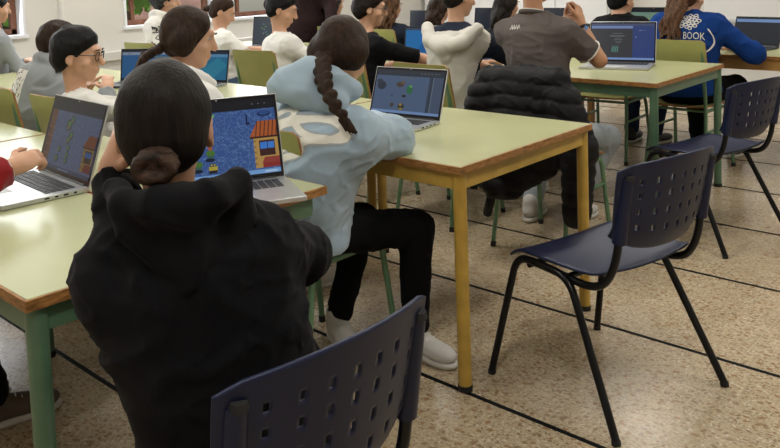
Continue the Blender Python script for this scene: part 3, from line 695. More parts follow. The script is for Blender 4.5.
def person_(label, pel, head, face, hface=None, hpitch=-12, htilt=0, s=.95, hands=None, elbow=None, top=None, topmat=None, legmat=None, feet=None, shoes=shoe_wh,
           hairk='short', hairmat=hair_dk, skin=skin_m, glasses=False, h=.009, hump=.05, cat_='person', hood=False, sleeve='long', curl=.5, palm=None, fist=None, hdir=None,
           fold=1, shw=.165, group=None, seat=.44, headsc=1.0, name='person', lower=True, extra=None, knees=None, neckz=None, bulk=1.0, hoodwide=1.0, stand=False, hoodk=1.0, hoodup=0.0, lumps=(), sleevek=1.0):
    """pel (x,y), head centre (x,y,z), face/hface degrees (0=+x, 90=+y)"""
    a = R(face); f = A3((cos(a), sin(a), 0)); r = A3((sin(a), -cos(a), 0)); u = A3((0, 0, 1.))
    O = A3((pel[0], pel[1], 0)); LOC = lambda p: A3(p, float)-O
    Pz = seat+.095*s
    P = A3((0, 0, Pz)); Hc = LOC(head)
    ha = R(face if hface is None else hface); hp = R(hpitch); hf0 = A3((cos(ha), sin(ha), 0)); hr = A3((sin(ha), -cos(ha), 0))
    hf = hf0*cos(hp)+u*sin(hp); hu = np.cross(hr, hf); t_ = R(htilt); hr, hu = hr*cos(t_)+hu*sin(t_), hu*cos(t_)-hr*sin(t_)
    hs = s**.4*headsc
    # neck base below and behind the head
    N = Hc - u*.192*hs - hf*.022*hs - (Hc*A3((1, 1, 0)))*.12
    if neckz: N[2] = neckz
    mid = (P+N)/2 - f*hump
    def sp(t): return P*(1-t)**2+mid*2*t*(1-t)+N*t*t
    def ax(t):
        d = nrm(2*(1-t)*(mid-P)+2*t*(N-mid)); fr = nrm(f-d*(f@d)); return np.stack([np.cross(fr, d), fr, d], 1)
    tl = np.linalg.norm(N-P)
    def torso(inf=0):
        b = bulk
        st = [(.00, (.160*b+inf, .115+inf, .115), .06), (.28, (.142*b+inf, .102*b+inf, .15), .06), (.55, (.150*b+inf, .108*b+inf, .15), .06), (.78, (.158*b+inf, .100*b+inf, .115), .06)]
        L = [(ell(sp(t), A3(rr)*s*A3((1, 1, tl/.46/s)), ax(t)), k) for t, rr, k in st]
        L.append((cap(SH[-1]*.9+sp(.95)*.1, SH[1]*.9+sp(.95)*.1, (.052+inf)*s), .07)); L.append((cap(sp(.85), N, (.065+inf*.6)*s, (.050+inf*.3)*s), .06))
        return L
    A_ = ax(.93); Rv = nrm(A_[:, 0]*.35+r*.65); SH = {sd: sp(.90)+Rv*sd*shw*s - A_[:, 2]*.020*s + A_[:, 1]*.012 for sd in (-1, 1)}
    hands = hands or {}; arms = {}
    for sd in (-1, 1):
        W = LOC(hands[sd]) if sd in hands else sp(.5)+f*.34*s+r*sd*.10*s*1.0+u*(.80-sp(.5)[2])*(1 if not stand else 0)
        if elbow and sd in elbow and isinstance(elbow[sd], tuple) and len(elbow[sd]) == 4: E = LOC(elbow[sd][:3]); 
        else:
            hint = (elbow or {}).get(sd, tuple(r*sd*.6-u*.9-f*.1)); E, W = ik(SH[sd], W, .272*s, .245*s, hint)
        arms[sd] = (SH[sd], E, W)
    legs = {}
    for sd in (-1, 1):
        Hh = P+r*sd*.085*s-u*.01
        if feet and sd in feet: An = LOC(feet[sd])+u*.085
        else: An = P*A3((1, 1, 0))+f*.47*s+r*sd*.12*s+u*.085
        hint = (knees or {}).get(sd, tuple(f*.8+u*.8+r*sd*.15)); K, An = ik(Hh, An, .43*s, .40*s, hint)
        legs[sd] = (Hh, K, An)
    # ---- body: one continuous mesh (head, neck, trunk, arms, hands, legs)
    Qh = np.stack([hr, hf, hu], 1)
    def hp_(x, y, z): return Hc+Qh@(A3((x, y, z))*hs)
    L = torso(-.012)
    L.append((cap(N-u*.03, Hc-hu*.05*hs-hf*.018*hs, .048*s, .047*hs), .025))
    HL = [(ell(hp_(0, -.012, .022), A3((.074, .093, .092))*hs, Qh), .01), (ell(hp_(0, .026, -.045), A3((.056, .066, .066))*hs, Qh), .035),
          (ell(hp_(0, .066, -.090), A3((.022, .020, .018))*hs, Qh), .025), (cap(hp_(0, .086, .018), hp_(0, .108, -.022), .010*hs, .0135*hs), .014),
          (cap(hp_(-.028, .082, .034), hp_(.028, .082, .034), .010*hs), .018), (ell(hp_(0, .089, -.052), A3((.024, .011, .007))*hs, Qh), .007), (ell(hp_(0, .087, -.064), A3((.020, .011, .007))*hs, Qh), .006)]
    for sd in (-1, 1):
        HL.append((ell(hp_(sd*.045, .055, -.028), A3((.020, .018, .016))*hs, Qh), .02))
        HL.append((ell(hp_(sd*.080, -.008, -.010), A3((.009, .019, .031))*hs, Qh), .006)); HL.append((ell(hp_(sd*.078, -.002, -.032), A3((.008, .010, .012))*hs, Qh), .006))
    headf = cat(*HL)
    def headcut(Pp):
        d = headf(Pp)
        for sd in (-1, 1):
            d = smax(d, -sd_ell(Pp, hp_(sd*.032, .098, .012), A3((.017, .014, .011))*hs, Qh), .010)
            d = smax(d, -sd_ell(Pp, hp_(sd*.088, -.004, -.008), A3((.006, .011, .019))*hs, Qh), .004)
        return d
    L.append((headcut, .02))
    for sd in (-1, 1):
        S, E, W = arms[sd]; L.append((cap(S, E, .046*s, .038*s), .02)); L.append((cap(E, W, .039*s, .026*s), .01))
        dn = nrm(W-E) if not (hdir and sd in hdir) else nrm(hdir[sd]); pm = (palm or {}).get(sd, (0, 0, -1))
        L.append((hand_fn(W, dn, pm, s*.95, (curl[sd] if isinstance(curl, dict) else curl), side=(sd if True else 1), fist=bool(fist and sd in fist)), .010))
        if lower:
            Hh, K, An = legs[sd]; L.append((cap(Hh, K, .072*s, .052*s), .03)); L.append((cap(K, An, .048*s, .034*s), .02)); gd = nrm(feet['d%d' % sd]) if feet and ('d%d' % sd) in feet else nrm(f*.95+r*sd*.18); L.append((cap(An-u*.015, An+gd*.10-u*.055, .030*s, .020*s), .015))
    body = cat(*L)
    pts = [Hc, P, N]+[x for a_ in arms.values() for x in a_]+([x for l_ in legs.values() for x in l_] if lower else [])
    pts = A3(pts); lo, hi = pts.min(0)-.22, pts.max(0)+.22; lo[2] = max(lo[2], -.0)
    B = smesh(name, body, lo, hi, .0075 if h < .0095 else .0092, skin, None, tuple(O)); tag(B, label, cat_, group)
    # ---- trousers
    if lower and legmat:
        LL = [(ell(sp(.02), A3((.172, .128, .12))*s, ax(0)), .05)]
        for sd in (-1, 1):
            Hh, K, An = legs[sd]; LL += [(cap(Hh, K, .088*s, .066*s), .045), (cap(K, An+(K-An)*.08, .063*s, .050*s), .03)]
        tf = cat(*LL); pl = A3([P]+[x for l_ in legs.values() for x in l_])
        def trf(Q):
            d = tf(Q); d = d-folds(Q, .007*fold, 26, 11, d)
            d = smax(d, -(Q[:, 2]-min(legs[-1][2][2], legs[1][2][2])+.03), .006)
            return smax(d, (Q-sp(.16)) @ ax(.1)[:, 2], .01)
        smesh('trousers', trf, pl.min(0)-.18, pl.max(0)+.2, h, legmat, B)
        for sd in (-1, 1):
            Hh, K, An = legs[sd]; g = nrm(f*.95+r*sd*.18); g2 = nrm(An-K)
            if feet and ('d%d' % sd) in feet: g = nrm(feet['d%d' % sd])
            Fl = A3((An[0], An[1], max(An[2]-.085, 0)))
            n_ = np.cross(g, u); n_ = nrm(n_); uu = np.cross(n_, g); Qs = np.stack([n_, g, uu], 1)
            up_ = cat((ell(Fl+uu*.052+g*.015, (.040, .085, .040), Qs), .02), (ell(Fl+uu*.042+g*.115, (.042, .075, .032), Qs), .03), (cap(Fl+uu*.06-g*.012, Fl+uu*.105-g*.012, .044, .043), .02))
            def shf(Q): return smax(up_(Q), -((Q-Fl)@uu-.010), .004)
            sl = cat((ell(Fl+uu*.018-g*.005, (.043, .080, .030), Qs), .01), (ell(Fl+uu*.018+g*.105, (.045, .092, .030), Qs), .03))
            def slf(Q): q = (Q-Fl)@uu; return smax(smax(sl(Q), q-.024, .003), -(q-.0), .003)
            so = smesh('shoe', shf, Fl-.24, Fl+.24, .006, shoes, B); smesh('sole', slf, Fl-.24, Fl+.24, .006, sole_m, so)
            m = MB()
            for k in range(4):
                c = Fl+g*(.055+.018*k)+uu*(.088-.009*k); m.tube([c-n_*.022, c+uu*.003, c+n_*.022], .0022, 6)
            m.build('laces', print_w if shoes is not shoe_wh else print_w, so)['kind'] = 'stuff'
    # ---- top
    if topmat:
        inf = {'tee': .012, 'polo': .012, 'hoodie': .026, 'sweat': .022, 'coat': .03}[top]
        L = torso(inf)
        rs_ = {'tee': .052, 'polo': .055}.get(top, .064)*sleevek
        hem = .04 if top in ('tee', 'polo') else -.02
        if stand: hem = -.35; L.append((cap(P, P-u*.4, (.17)*s, .19*s), .06))
        for sd in (-1, 1):
            S, E, W = arms[sd]
            if sleeve == 'short':
                T_ = S+(E-S)*.72; L.append((cap(S, T_, (rs_+.006)*s, (rs_+.004)*s), .04))
            else: L += [(cap(S, E, rs_*s, (rs_-.006)*s), .05), (cap(E, W-(W-E)*.06, (rs_-.005)*s, (rs_-.019)*s), .03)]
        tf2 = cat(*L); tp = A3([P-u*.1, N, Hc*.5+N*.5]+[x for a_ in arms.values() for x in a_])
        if hood:
            bk = -A_[:, 1]; hw = hoodwide
            rim = []
            prev = None
            for k in range(15):
                th = R(-38+k*256/14); q = N+A_[:, 0]*cos(th)*.108*hw*s + bk*(sin(th)*.122*s-.004)+A_[:, 2]*(.040+.034*sin(th)+hoodup*max(0, sin(th)))*s
                if prev is not None: rim.append((cap(prev, q, .026*s, .026*s), .012))
                prev = q
            pouch = [(ell(N+bk*(.075+.025*hoodk)*s-A_[:, 2]*(.040-hoodup*.6)*s, A3((.135*hw, .058*hoodk, .095*hoodk))*s, A_), .015), (ell(N+bk*(.080+.030*hoodk)*s-A_[:, 2]*(.135-hoodup*.6)*s, A3((.075*hw, .036*hoodk, .085*hoodk))*s, A_), .03)]
            hoodf = cat(*((rim+pouch) if not lumps else [(cap(LOC(a_), LOC(b_), ra_, rb_), k_) for a_, b_, ra_, rb_, k_ in lumps]))
        def topf(Q):
            d = tf2(Q)
            d = d-folds(Q, .008*fold, 15, 5, d)-folds(Q*A3((1, 1, 1.5)), .0045*fold, 32, 8, d)-.0014*nz(Q, 22, 3, d)
            if hood:
                e = hoodf(Q); e = e-folds(Q, .006*fold, 26, 21, e); d = smin(d, e, .004)
                d = smax(d, -sd_cap(Q, N-A_[:, 2]*.01, N+A_[:, 2]*.20+A_[:, 1]*.02, .062*s, .092*s), .012)
            else: d = smax(d, -sd_cap(Q, N+u*.030, N+A_[:, 2]*.20, .062*s, .10*s), .006)
            d = smax(d, -((Q-P)@ax(0)[:, 2]-hem*s), .008)
            for sd in (-1, 1):
                S, E, W = arms[sd]
                if sleeve == 'short': g = nrm(E-S); c = S+(E-S)*.70; q = (Q-c)@g; rad = np.linalg.norm(Q-c-q[:, None]*g, axis=1); d = np.where(rad < .11, smax(d, q, .004), d)
                else: g = nrm(W-E); c = W-(W-E)*.06; q = (Q-c)@g; rad = np.linalg.norm(Q-c-q[:, None]*g, axis=1); d = np.where(rad < .08, smax(d, q, .004), d)
            return d
        mats = topmat if isinstance(topmat, list) else [topmat]
        mi = extra.get('topidx') if extra else None
        nm = {'tee': 't_shirt', 'polo': 'polo_shirt', 'hoodie': 'hoodie', 'sweat': 'sweatshirt', 'coat': 'coat'}[top]
        fr_ = dict(N=N, P=P, A=A_, Hc=Hc, SH=SH, arms=arms, O=O, s=s, sp=sp, ax=ax)
        TO = smesh(nm, topf, tp.min(0)-.2, tp.max(0)+.2, h, mats, B, midx=(lambda c: mi(c, fr_)) if mi else None)
        B_top = TO
        if sleeve == 'long' and top in ('hoodie', 'sweat'):
            for sd in (-1, 1):
                S, E, W = arms[sd]; g = nrm(W-E); c = W-g*.045
                MB().tube([c-g*.018, c, c+g*.022], [.045*s, .043*s, .036*s], 20).build('cuff', mats[0], TO, smooth=True)
    else: B_top = None; fr_ = dict(N=N, P=P, A=A_, Hc=Hc, SH=SH, arms=arms, O=O, s=s, sp=sp, ax=ax)
    fr_['legs'] = legs
    # ---- hair
    q = lambda x, y, z: hp_(x, y, z)
    covered = hairk in ('braid', 'long', 'longcurly', 'sidebraid')
    def hairf(th=.013, nape=-.075, amp=.002, fr=70, front=.018, low=.66):
        skull = ell(q(0, -.012, .022), A3((.074, .093, .092))*hs, Qh); occ = ell(q(0, -.034, -.030), A3((.062, .058, .056))*hs, Qh)
        base = cat((skull, .02), (occ, .02), *([(ell(q(sd_*.066, -.022, -.020), A3((.028, .048, .052))*hs, Qh), .02) for sd_ in (-1, 1)] if covered else []))
        def g(Q):
            d = base(Q); p = (Q-Hc)@Qh/hs
            e1 = front-.75*p[:, 1]+low*p[:, 2]; d = d-th*np.clip(np.minimum((p[:, 2]-nape+.012)/.085, e1/.035+.12), .14, 1)
            d = d-amp*nz(Q@Qh*A3((1, .35, 1)), fr, 31, d)
            pl = (.75*p[:, 1]-low*p[:, 2]-front)*hs; d = smax(d, pl, .007)
            e_ = .020 if covered else .026
            ear = sd_ell(Q, q(.086, .004 if not covered else .03, -.026), A3((e_, e_, .034))*hs, Qh); ear2 = sd_ell(Q, q(-.086, .004 if not covered else .03, -.026), A3((e_, e_, .034))*hs, Qh)
            d = smax(d, -np.minimum(ear, ear2), .006)
            return smax(d, (nape-p[:, 2]-.18*np.maximum(0, p[:, 1]))*hs, .010)
        return g
    lo, hi = Hc-.2, Hc+.2
    def HM(fn, lo=lo, hi=hi, hh=None, mm=None, nm='hair', parent=None): return smesh(nm, fn, lo, hi, hh or min(h, .006), mm or hairmat, parent or B)
    if hairk == 'short': HM(hairf(.014, -.100, .0035, 90))
    elif hairk == 'short_tall': HM(hairf(.020, -.112, .004, 90))
    elif hairk == 'curly': HM(hairf(.030, -.085, .010, 95))
    elif hairk in ('bun', 'braid', 'sleek', 'pony', 'sidebraid'):
        hh_ = HM(hairf(.012, -.098, .0014, 120, front=(.030 if covered else .012), low=.45))
        if hairk == 'bun' or hairk == 'sleek':
            rs = np.random.RandomState(4); c = q(-.006, -.118, -.062) if hairk == 'bun' else q(0, -.115, -.03); Lb = []
            for k in range(7):
                a1 = k*.9; prev = None
                for j in range(10):
                    tt = a1+j*.45; rr = .026+.008*sin(tt*1.7+k); pnt = c+Qh@A3((rr*cos(tt)*1.05, .018*sin(tt*.7+k*1.3)-.004, rr*.85*sin(tt)))*hs*.86
                    if prev is not None: Lb.append((cap(prev, pnt, .0095, .0095), .003))
                    prev = pnt
            Lb.append((ell(c, (.022, .022, .020)), .006)); HM(cat(*Lb), c-.09, c+.09, .0045, hair_bun, 'bun', hh_)
        if hairk in ('braid', 'sidebraid'):
            path = [A3(x) for x in extra['braid']]; path = [LOC(x) for x in path]; Lb = []
            n_ = extra.get('n', 9); r0, r1 = extra.get('r', (.026, .014))
            T = np.linspace(0, 1, n_*2+1); cum = np.r_[0, np.cumsum([np.linalg.norm(b-a) for a, b in zip(path, path[1:])])]; cum /= cum[-1]
            pp = A3([[np.interp(t, cum, [x[k] for x in path]) for k in range(3)] for t in T]); side = hr
            for k in range(n_*2):
                t = T[k]; rr = r0+(r1-r0)*t; sg = 1 if k % 2 else -1; dd = nrm(pp[k+1]-pp[k])
                Lb.append((cap(pp[k]+side*sg*rr*.62-dd*rr*.3, pp[k]+dd*rr*1.2-side*sg*rr*.25, rr*.72, rr*.50), .004))
            HM(cat(*Lb), A3(path).min(0)-.06, A3(path).max(0)+.06, .0045, hairmat, 'braid', hh_)
            e = path[-1]; dd = nrm(path[-1]-path[-2]); Lt = [(cap(e+hr*.006*k, e+dd*(.05+.01*(k % 2))+hr*(.010*k), .009, .002), .004) for k in (-2, -1, 0, 1, 2)]
            HM(cat(*Lt), e-.09, e+.09, .0045, hairmat, 'braid_end', hh_)
    if hairk in ('long', 'longcurly', 'pony'):
        if hairk != 'pony': hh_ = HM(hairf(.022 if hairk == 'long' else .034, -.12, .004 if hairk == 'long' else .012, 70, front=.012, low=.5))
        Lb = []; rs = np.random.RandomState(9); ln = (extra or {}).get('len', .30); wd = (extra or {}).get('wid', .075)
        base = q(0, -.085, .0); dn = nrm(-u*1.0+(-hf0)*(extra or {}).get('lean', .22))
        nst = 16
        for k in range(nst):
            x0 = (k/(nst-1)-.5)*2; p = base+hr*x0*wd*(.55 if hairk == 'pony' else 1)-hf0*rs.rand()*.02+hf0*(.045*x0*x0 if hairk != 'pony' else 0); prev = p; ph = rs.rand()*6; l_ = ln*(.75+.3*rs.rand())
            for j in range(1, 11):
                t = j/10; wv = (.013 if hairk != 'longcurly' else .018)*sin(ph+t*(11 if hairk != 'longcurly' else 16)); wv2 = .010*cos(ph*1.7+t*9)
                pnt = p+dn*l_*t+hr*(wv+x0*wd*.25*t)-hf0*(wv2+.02*sin(t*3)); Lb.append((cap(prev, pnt, .017*(1-.55*(j-1)/10), .017*(1-.55*t)), .006)); prev = pnt
        HM(cat(*Lb), base-A3((.2, .2, ln*1.15+.05)), base+.16, .0065, hairmat, 'long_hair', hh_)
    # ---- eyes, brows, glasses
    for sd in (-1, 1):
        c = q(sd*.032, .0685, .012)
        m = MB(); bmesh.ops.create_uvsphere(m.bm, u_segments=16, v_segments=12, radius=.0115*hs)
        for f_ in m.bm.faces: c3 = f_.calc_center_median().normalized(); f_.material_index = 2 if (c3.y > .22 or c3.y < -.40) else (1 if c3.z > .80 else 0)
        me_ = Matrix(np.stack([hr, hu, hf], 1).tolist()).to_4x4(); me_.translation = Vector(c)
        for v in m.bm.verts: v.co = me_ @ v.co
        m.build('eye', [eye_w, eye_d, skin], B, smooth=True)
        MB().tube([Vector(q(sd*.016, .097, .032)), Vector(q(sd*.032, .097, .038)), Vector(q(sd*.050, .086, .033))], [.0022, .003, .0015], 8).build('eyebrow', hairmat, B, smooth=True)
    if glasses:
        g = MB(); lens = MB()
        for sd in (-1, 1):
            ring = [Vector(q(sd*.034+.024*cos(t)*(1+.15*abs(sin(2*t))), .100-.006*abs(cos(t)), .008+.019*sin(t)*(1+.15*abs(sin(2*t))))) for t in np.linspace(0, 2*pi, 25)]
            g.tube(ring, .0019, 8, cap=False); lens.poly(ring[:-1]); g.tube([Vector(q(sd*.060, .095, .014)), Vector(q(sd*.082, .06, .012)), Vector(q(sd*.084, -.01, .006))], .002, 8)
        g.tube([Vector(q(-.012, .101, .012)), Vector(q(0, .104, .014)), Vector(q(.012, .101, .012))], .0019, 8)
        gg = g.build('glasses', bezel_m, B, smooth=True); lens.build('lens', gm, gg)
    fr_['body'] = B; fr_['top'] = B_top; fr_['q'] = q
    return fr_
def project_print(fr, polys, centre, ex, ey, name, mats, parent, sub=.008, off=.002, direction=None):
    """wrap flat artwork (list of (polygon points in metres, material index)) on the garment behind it"""
    me = parent.data; bv = BVHTree.FromPolygons([v.co.copy() for v in me.vertices], [tuple(p.vertices) for p in me.polygons])
    ex, ey = Vector(nrm(ex)), Vector(nrm(ey)); nn = ex.cross(ey).normalized(); c = Vector(centre)
    bm = bmesh.new()
    for li, (pts, mi) in enumerate(polys):
        t = bmesh.new(); f = t.faces.new([t.verts.new((x, y, 0)) for x, y in pts]); f.normal_update(); bmesh.ops.triangulate(t, faces=t.faces[:])
        for _ in range(4):
            es = [e for e in t.edges if e.calc_length() > sub*1.6]
            if not es: break
            bmesh.ops.subdivide_edges(t, edges=es, cuts=1); bmesh.ops.triangulate(t, faces=t.faces[:])
        vm = {}
        for v in t.verts:
            o = c+ex*v.co.x+ey*v.co.y+nn*.3; hit = bv.ray_cast(o, -nn)
            vm[v] = bm.verts.new(hit[0]+hit[1]*(off+.0008*mi)) if hit[0] is not None and abs((hit[0]-c).dot(nn)) < .2 else None
        for f in t.faces:
            vs = [vm[v] for v in f.verts]
            if None not in vs:
                g = bm.faces.new(vs); g.material_index = mi
        t.free()
    bm.normal_update()
    m2 = bpy.data.meshes.new(name); bm.to_mesh(m2); bm.free()
    return link_mesh(name, m2, mats, parent, None, True)
def stroke(pts, wd, n=None):
    pts = [Vector(p) for p in pts]; L_, R_ = [], []
    for i, p in enumerate(pts):
        t = (pts[min(i+1, len(pts)-1)]-pts[max(i-1, 0)]).normalized(); m = Vector((-t.y, t.x))*wd/2; L_.append(p+m); R_.append(p-m)
    return [([(a.x, a.y) for a in (L_[i], L_[i+1], R_[i+1], R_[i])]) for i in range(len(pts)-1)]
def smooth_path(P, n=6):
    out = []; P = [Vector(p) for p in P]
    for i in range(len(P)-1):
        p0, p1, p2, p3 = P[max(i-1, 0)], P[i], P[i+1], P[min(i+2, len(P)-1)]
        for k in range(n):
            t = k/n; out.append(.5*((2*p1)+(p2-p0)*t+(2*p0-5*p1+4*p2-p3)*t*t+(3*p1-p0-3*p2+p3)*t**3))
    out.append(P[-1]); return out
def text_polys(body, size, x, y, sx=1.0, mi=0, curve=None):
    cu = bpy.data.curves.new('t', 'FONT'); cu.body = body; cu.size = size; cu.align_x = 'CENTER'; cu.resolution_u = 2
    o = bpy.data.objects.new('t', cu); C.objects.link(o); dg = bpy.context.evaluated_depsgraph_get(); me = bpy.data.meshes.new_from_object(o.evaluated_get(dg)); out = []
    for p in me.polygons: out.append(([(x+me.vertices[i].co.x*sx, y+me.vertices[i].co.y) for i in p.vertices], mi))
    bpy.data.objects.remove(o); bpy.data.curves.remove(cu); bpy.data.meshes.remove(me); return out
# girl in the black hoodie, nearest
p1 = person('person in a black hoodie, dark hair in a low bun, back turned, seated nearest', (-1.222, .880), (-1.335, .815, 1.112), 148, hface=143, hpitch=-10, s=.93, headsc=1.07, h=.006,
    hands={-1: (-1.475, .775, 1.015), 1: (-1.66, 1.20, .80)}, elbow={-1: (-1.375, .755, .905, 1), 1: (-1.27, 1.09, .80, 1)}, hdir={-1: (.10, .04, .35)}, palm={-1: (.3, .9, 0)}, curl={-1: .9, 1: .4},
    top='hoodie', topmat=blk_hood, legmat=blk_cloth, shoes=shoe_bk, hairk='bun', hairmat=hair_dk, hood=True, bulk=1.12, shw=.142, fold=1.0, hump=.05, lumps=[
    ((-1.341, .716, 1.012), (-1.275, .690, 1.003), .024, .026, .01), ((-1.275, .690, 1.003), (-1.212, .707, 1.008), .026, .028, .012), ((-1.212, .707, 1.008), (-1.172, .746, 1.012), .028, .028, .012), ((-1.172, .746, 1.012), (-1.156, .792, 1.014), .028, .028, .012), ((-1.156, .792, 1.014), (-1.180, .860, 1.012), .028, .027, .012), ((-1.180, .860, 1.012), (-1.240, .905, 1.008), .026, .024, .012),
    ((-1.262, .700, .968), (-1.180, .748, .868), .034, .020, .02), ((-1.178, .858, .968), (-1.175, .762, .868), .034, .020, .02), ((-1.215, .765, .968), (-1.195, .768, .915), .062, .045, .03)])
# light blue hoodie, long braid
p2 = person('person in a light blue hoodie with a long dark braid, leaning over a table', (-2.09, 1.78), (-2.00, 1.93, 1.115), 84, hface=108, hpitch=-38, s=.94, headsc=1.08, h=.007,
    hands={1: (-2.15, 2.22, .80), -1: (-2.32, 2.20, .79)}, elbow={1: (-1.87, 2.03, .815, 1), -1: (-.7, -.1, -.6)}, sleevek=1.28, top='hoodie', topmat=lb_hood, legmat=blk_cloth, feet={1: (-1.87, 2.12, .0), -1: (-2.17, 2.02, .0), 'd1': (.9, -.05, 0), 'd-1': (.7, -.35, 0)}, shoes=shoe_wh,
    hairk='braid', hairmat=hair_br, hood=True, bulk=1.35, hump=.10, shw=.18, lumps=[((-2.085, 1.735, 1.015), (-2.00, 1.755, 1.015), .055, .060, .03), ((-2.06, 1.745, 1.045), (-2.005, 1.785, 1.068), .045, .048, .03), ((-2.005, 1.785, 1.065), (-1.945, 1.82, 1.04), .046, .042, .03), ((-1.945, 1.82, 1.04), (-1.895, 1.87, 1.00), .040, .032, .03), ((-2.0, 1.755, .99), (-1.90, 1.80, .97), .050, .040, .03)], extra={'braid': [(-1.985, 1.845, 1.13), (-1.955, 1.79, 1.09), (-1.895, 1.745, 1.035), (-1.845, 1.735, .98), (-1.805, 1.74, .93)], 'n': 8, 'r': (.030, .020)})
def swirl():
    out = []
    for path, wd in (([(1.25*a-.0, 1.25*b) for a, b in path_], wd_*.72) for path_, wd_ in (([(-.13, -.09), (-.05, -.01), (.02, .05), (.10, .085), (.16, .07), (.13, .03), (.03, .00), (-.04, -.03)], .030), ([(-.15, -.02), (-.08, .05), (-.02, .09), (.01, .07), (-.05, .02), (-.13, -.06)], .032), ([(-.02, -.015), (.06, .01), (.08, -.02), (.02, -.055), (-.03, -.07), (-.01, -.11), (.03, -.10)], .034), ([(-.12, .02), (-.06, .04), (.05, .075), (.13, .10), (.17, .05), (.08, .03), (.02, .06)], .030), ([(-.10, -.08), (-.02, -.05), (.05, -.01), (.12, .03)], .034))):
        P = smooth_path(path, 6)
        for e, mi in ((.014, 0), (0, 1)):
            for q_ in stroke(P, wd+e): out.append((q_, mi))
    out.sort(key=lambda x: x[1]); return out
A_ = p2['A']; project_print(p2, swirl(), p2['sp'](.57)-A_[:, 0]*.00, A_[:, 0]*.92+A_[:, 2]*.2, A_[:, 2], 'back_print', [print_o, print_cream], p2['top'])
p7 = person('person with a dark braid and white jacket seated left of the light blue hoodie', (-2.84, 1.84), (-2.89, 1.90, 1.145), 80, hface=66, hpitch=-14, s=.95, h=.009,
    top='sweat', topmat=wht, legmat=jean_bl, hairk='sidebraid', hairmat=hair_br, headsc=1.10, hood=True, bulk=1.15, shw=.18, extra={'braid': [(-2.93, 1.79, 1.11), (-2.985, 1.745, 1.075), (-3.0, 1.72, 1.02), (-3.0, 1.715, .96)], 'n': 5, 'r': (.030, .022)})
p3 = person('person with black hair and glasses in a white t-shirt, looking right, at left', (-3.62, 1.88), (-3.72, 1.82, 1.045), 72, hface=46, hpitch=-10, s=.93, h=.009, hands={1: (-3.28, 2.18, .80), -1: (-3.5, 2.25, .80)},
    top='tee', topmat=wht, sleeve='long', legmat=jean_bl, hairk='short_tall', hairmat=hair_bk, glasses=True, headsc=1.14)
p4 = person('person in a grey printed hoodie leaning forward at the left edge', (-4.20, 1.86), (-4.16, 1.93, 1.075), 95, hface=85, hpitch=-30, s=.95, h=.009, top='hoodie', topmat=gry_sw, legmat=jean_bl, hood=True, hairk='short', hairmat=hair_br, bulk=1.25, hump=.09, hoodwide=1.2)
rs = np.random.RandomState(2); sc = []
for k in range(70):
    x, y = rs.rand()*.14-.07, rs.rand()*.24-.12; a_ = rs.rand()*6; P = smooth_path([(x, y), (x+.014*cos(a_), y+.014*sin(a_)), (x+.014*cos(a_)+.010*sin(a_*3), y+.02*sin(a_))], 3)
    for q_ in stroke(P, .0045): sc.append((q_, 1))
A_ = p4['A']; project_print(p4, [([(-.08, -.13), (.08, -.13), (.08, .13), (-.08, .13)], 0)]+sc, p4['sp'](.62)-A_[:, 0]*.07, A_[:, 0], A_[:, 2], 'back_print', [print_w, print_k], p4['top'])
p5 = person('person with black hair cut off by the left edge of the photo', (-6.12, 2.32), (-6.14, 2.40, 1.23), 90, s=.95, h=.012, top='tee', topmat=gry_sw, legmat=jean_bl, hairk='short', hairmat=hair_bk)
p6 = person('person with curly black hair in a white hoodie with black scribble print', (-5.90, 3.64), (-5.99, 3.74, 1.21), 88, hface=60, hpitch=-8, s=.97, h=.010, top='hoodie', topmat=off_wht, legmat=jean_bl, hood=True, hairk='curly', hairmat=hair_cy, headsc=1.06)
sc = []
for k in range(16):
    x, y = rs.rand()*.30-.15, rs.rand()*.26-.13; a_ = rs.rand()*6; P = smooth_path([(x, y), (x+.05*cos(a_), y+.03*sin(a_)), (x+.03*cos(a_+1.2), y+.05*sin(a_+1.2)), (x+.01, y+.02)], 5)
    for q_ in stroke(P, .008): sc.append((q_, 0))
A_ = p6['A']; project_print(p6, sc, p6['sp'](.62), A_[:, 0], A_[:, 2], 'back_print', [print_k], p6['top'])
p8 = person('person in a white t-shirt and blue jeans, dark hair tied low, seen in profile', (-5.10, 3.66), (-5.23, 3.76, 1.125), 70, hface=50, hpitch=-30, s=.95, h=.010, hands={1: (-4.80, 3.98, .80), -1: (-5.0, 4.1, .80)}, elbow={1: (.5, -.3, -.5)}, top='tee', topmat=wht, sleeve='short', legmat=jean_bl, hairk='sleek', hairmat=hair_br)
p9 = person('person with short black hair in a white t-shirt on an olive chair', (-4.42, 3.72), (-4.48, 3.74, 1.15), 75, hface=42, hpitch=-22, s=.97, h=.010, hands={1: (-4.05, 4.0, .80)}, top='tee', topmat=wht, sleeve='long', legmat=jean_bl, hairk='short', hairmat=hair_bk, headsc=1.08)
p0 = person('standing person in a dark brown coat behind the white t-shirt boy', (-5.95, 5.25), (-5.98, 5.22, 1.58), -70, s=1.05, h=.012, seat=.82, top='coat', topmat=brown_coat, legmat=brown_coat, feet={1: (-6.05, 5.25, 0), -1: (-5.85, 5.25, 0)}, knees={1: (0, -1, .1), -1: (0, -1, .1)}, hands={1: (-6.20, 5.2, .90), -1: (-5.52, 5.2, .92)}, hairk='short', hairmat=hair_dk, stand=True, bulk=1.2)
p10 = person('person with long curly brown hair at the back left of centre', (-5.72, 5.45), (-5.80, 5.52, 1.10), 85, s=.95, h=.012, top='tee', topmat=navy_c, legmat=jean_bl, hairk='longcurly', hairmat=hair_cb, extra={'len': .28, 'wid': .095})
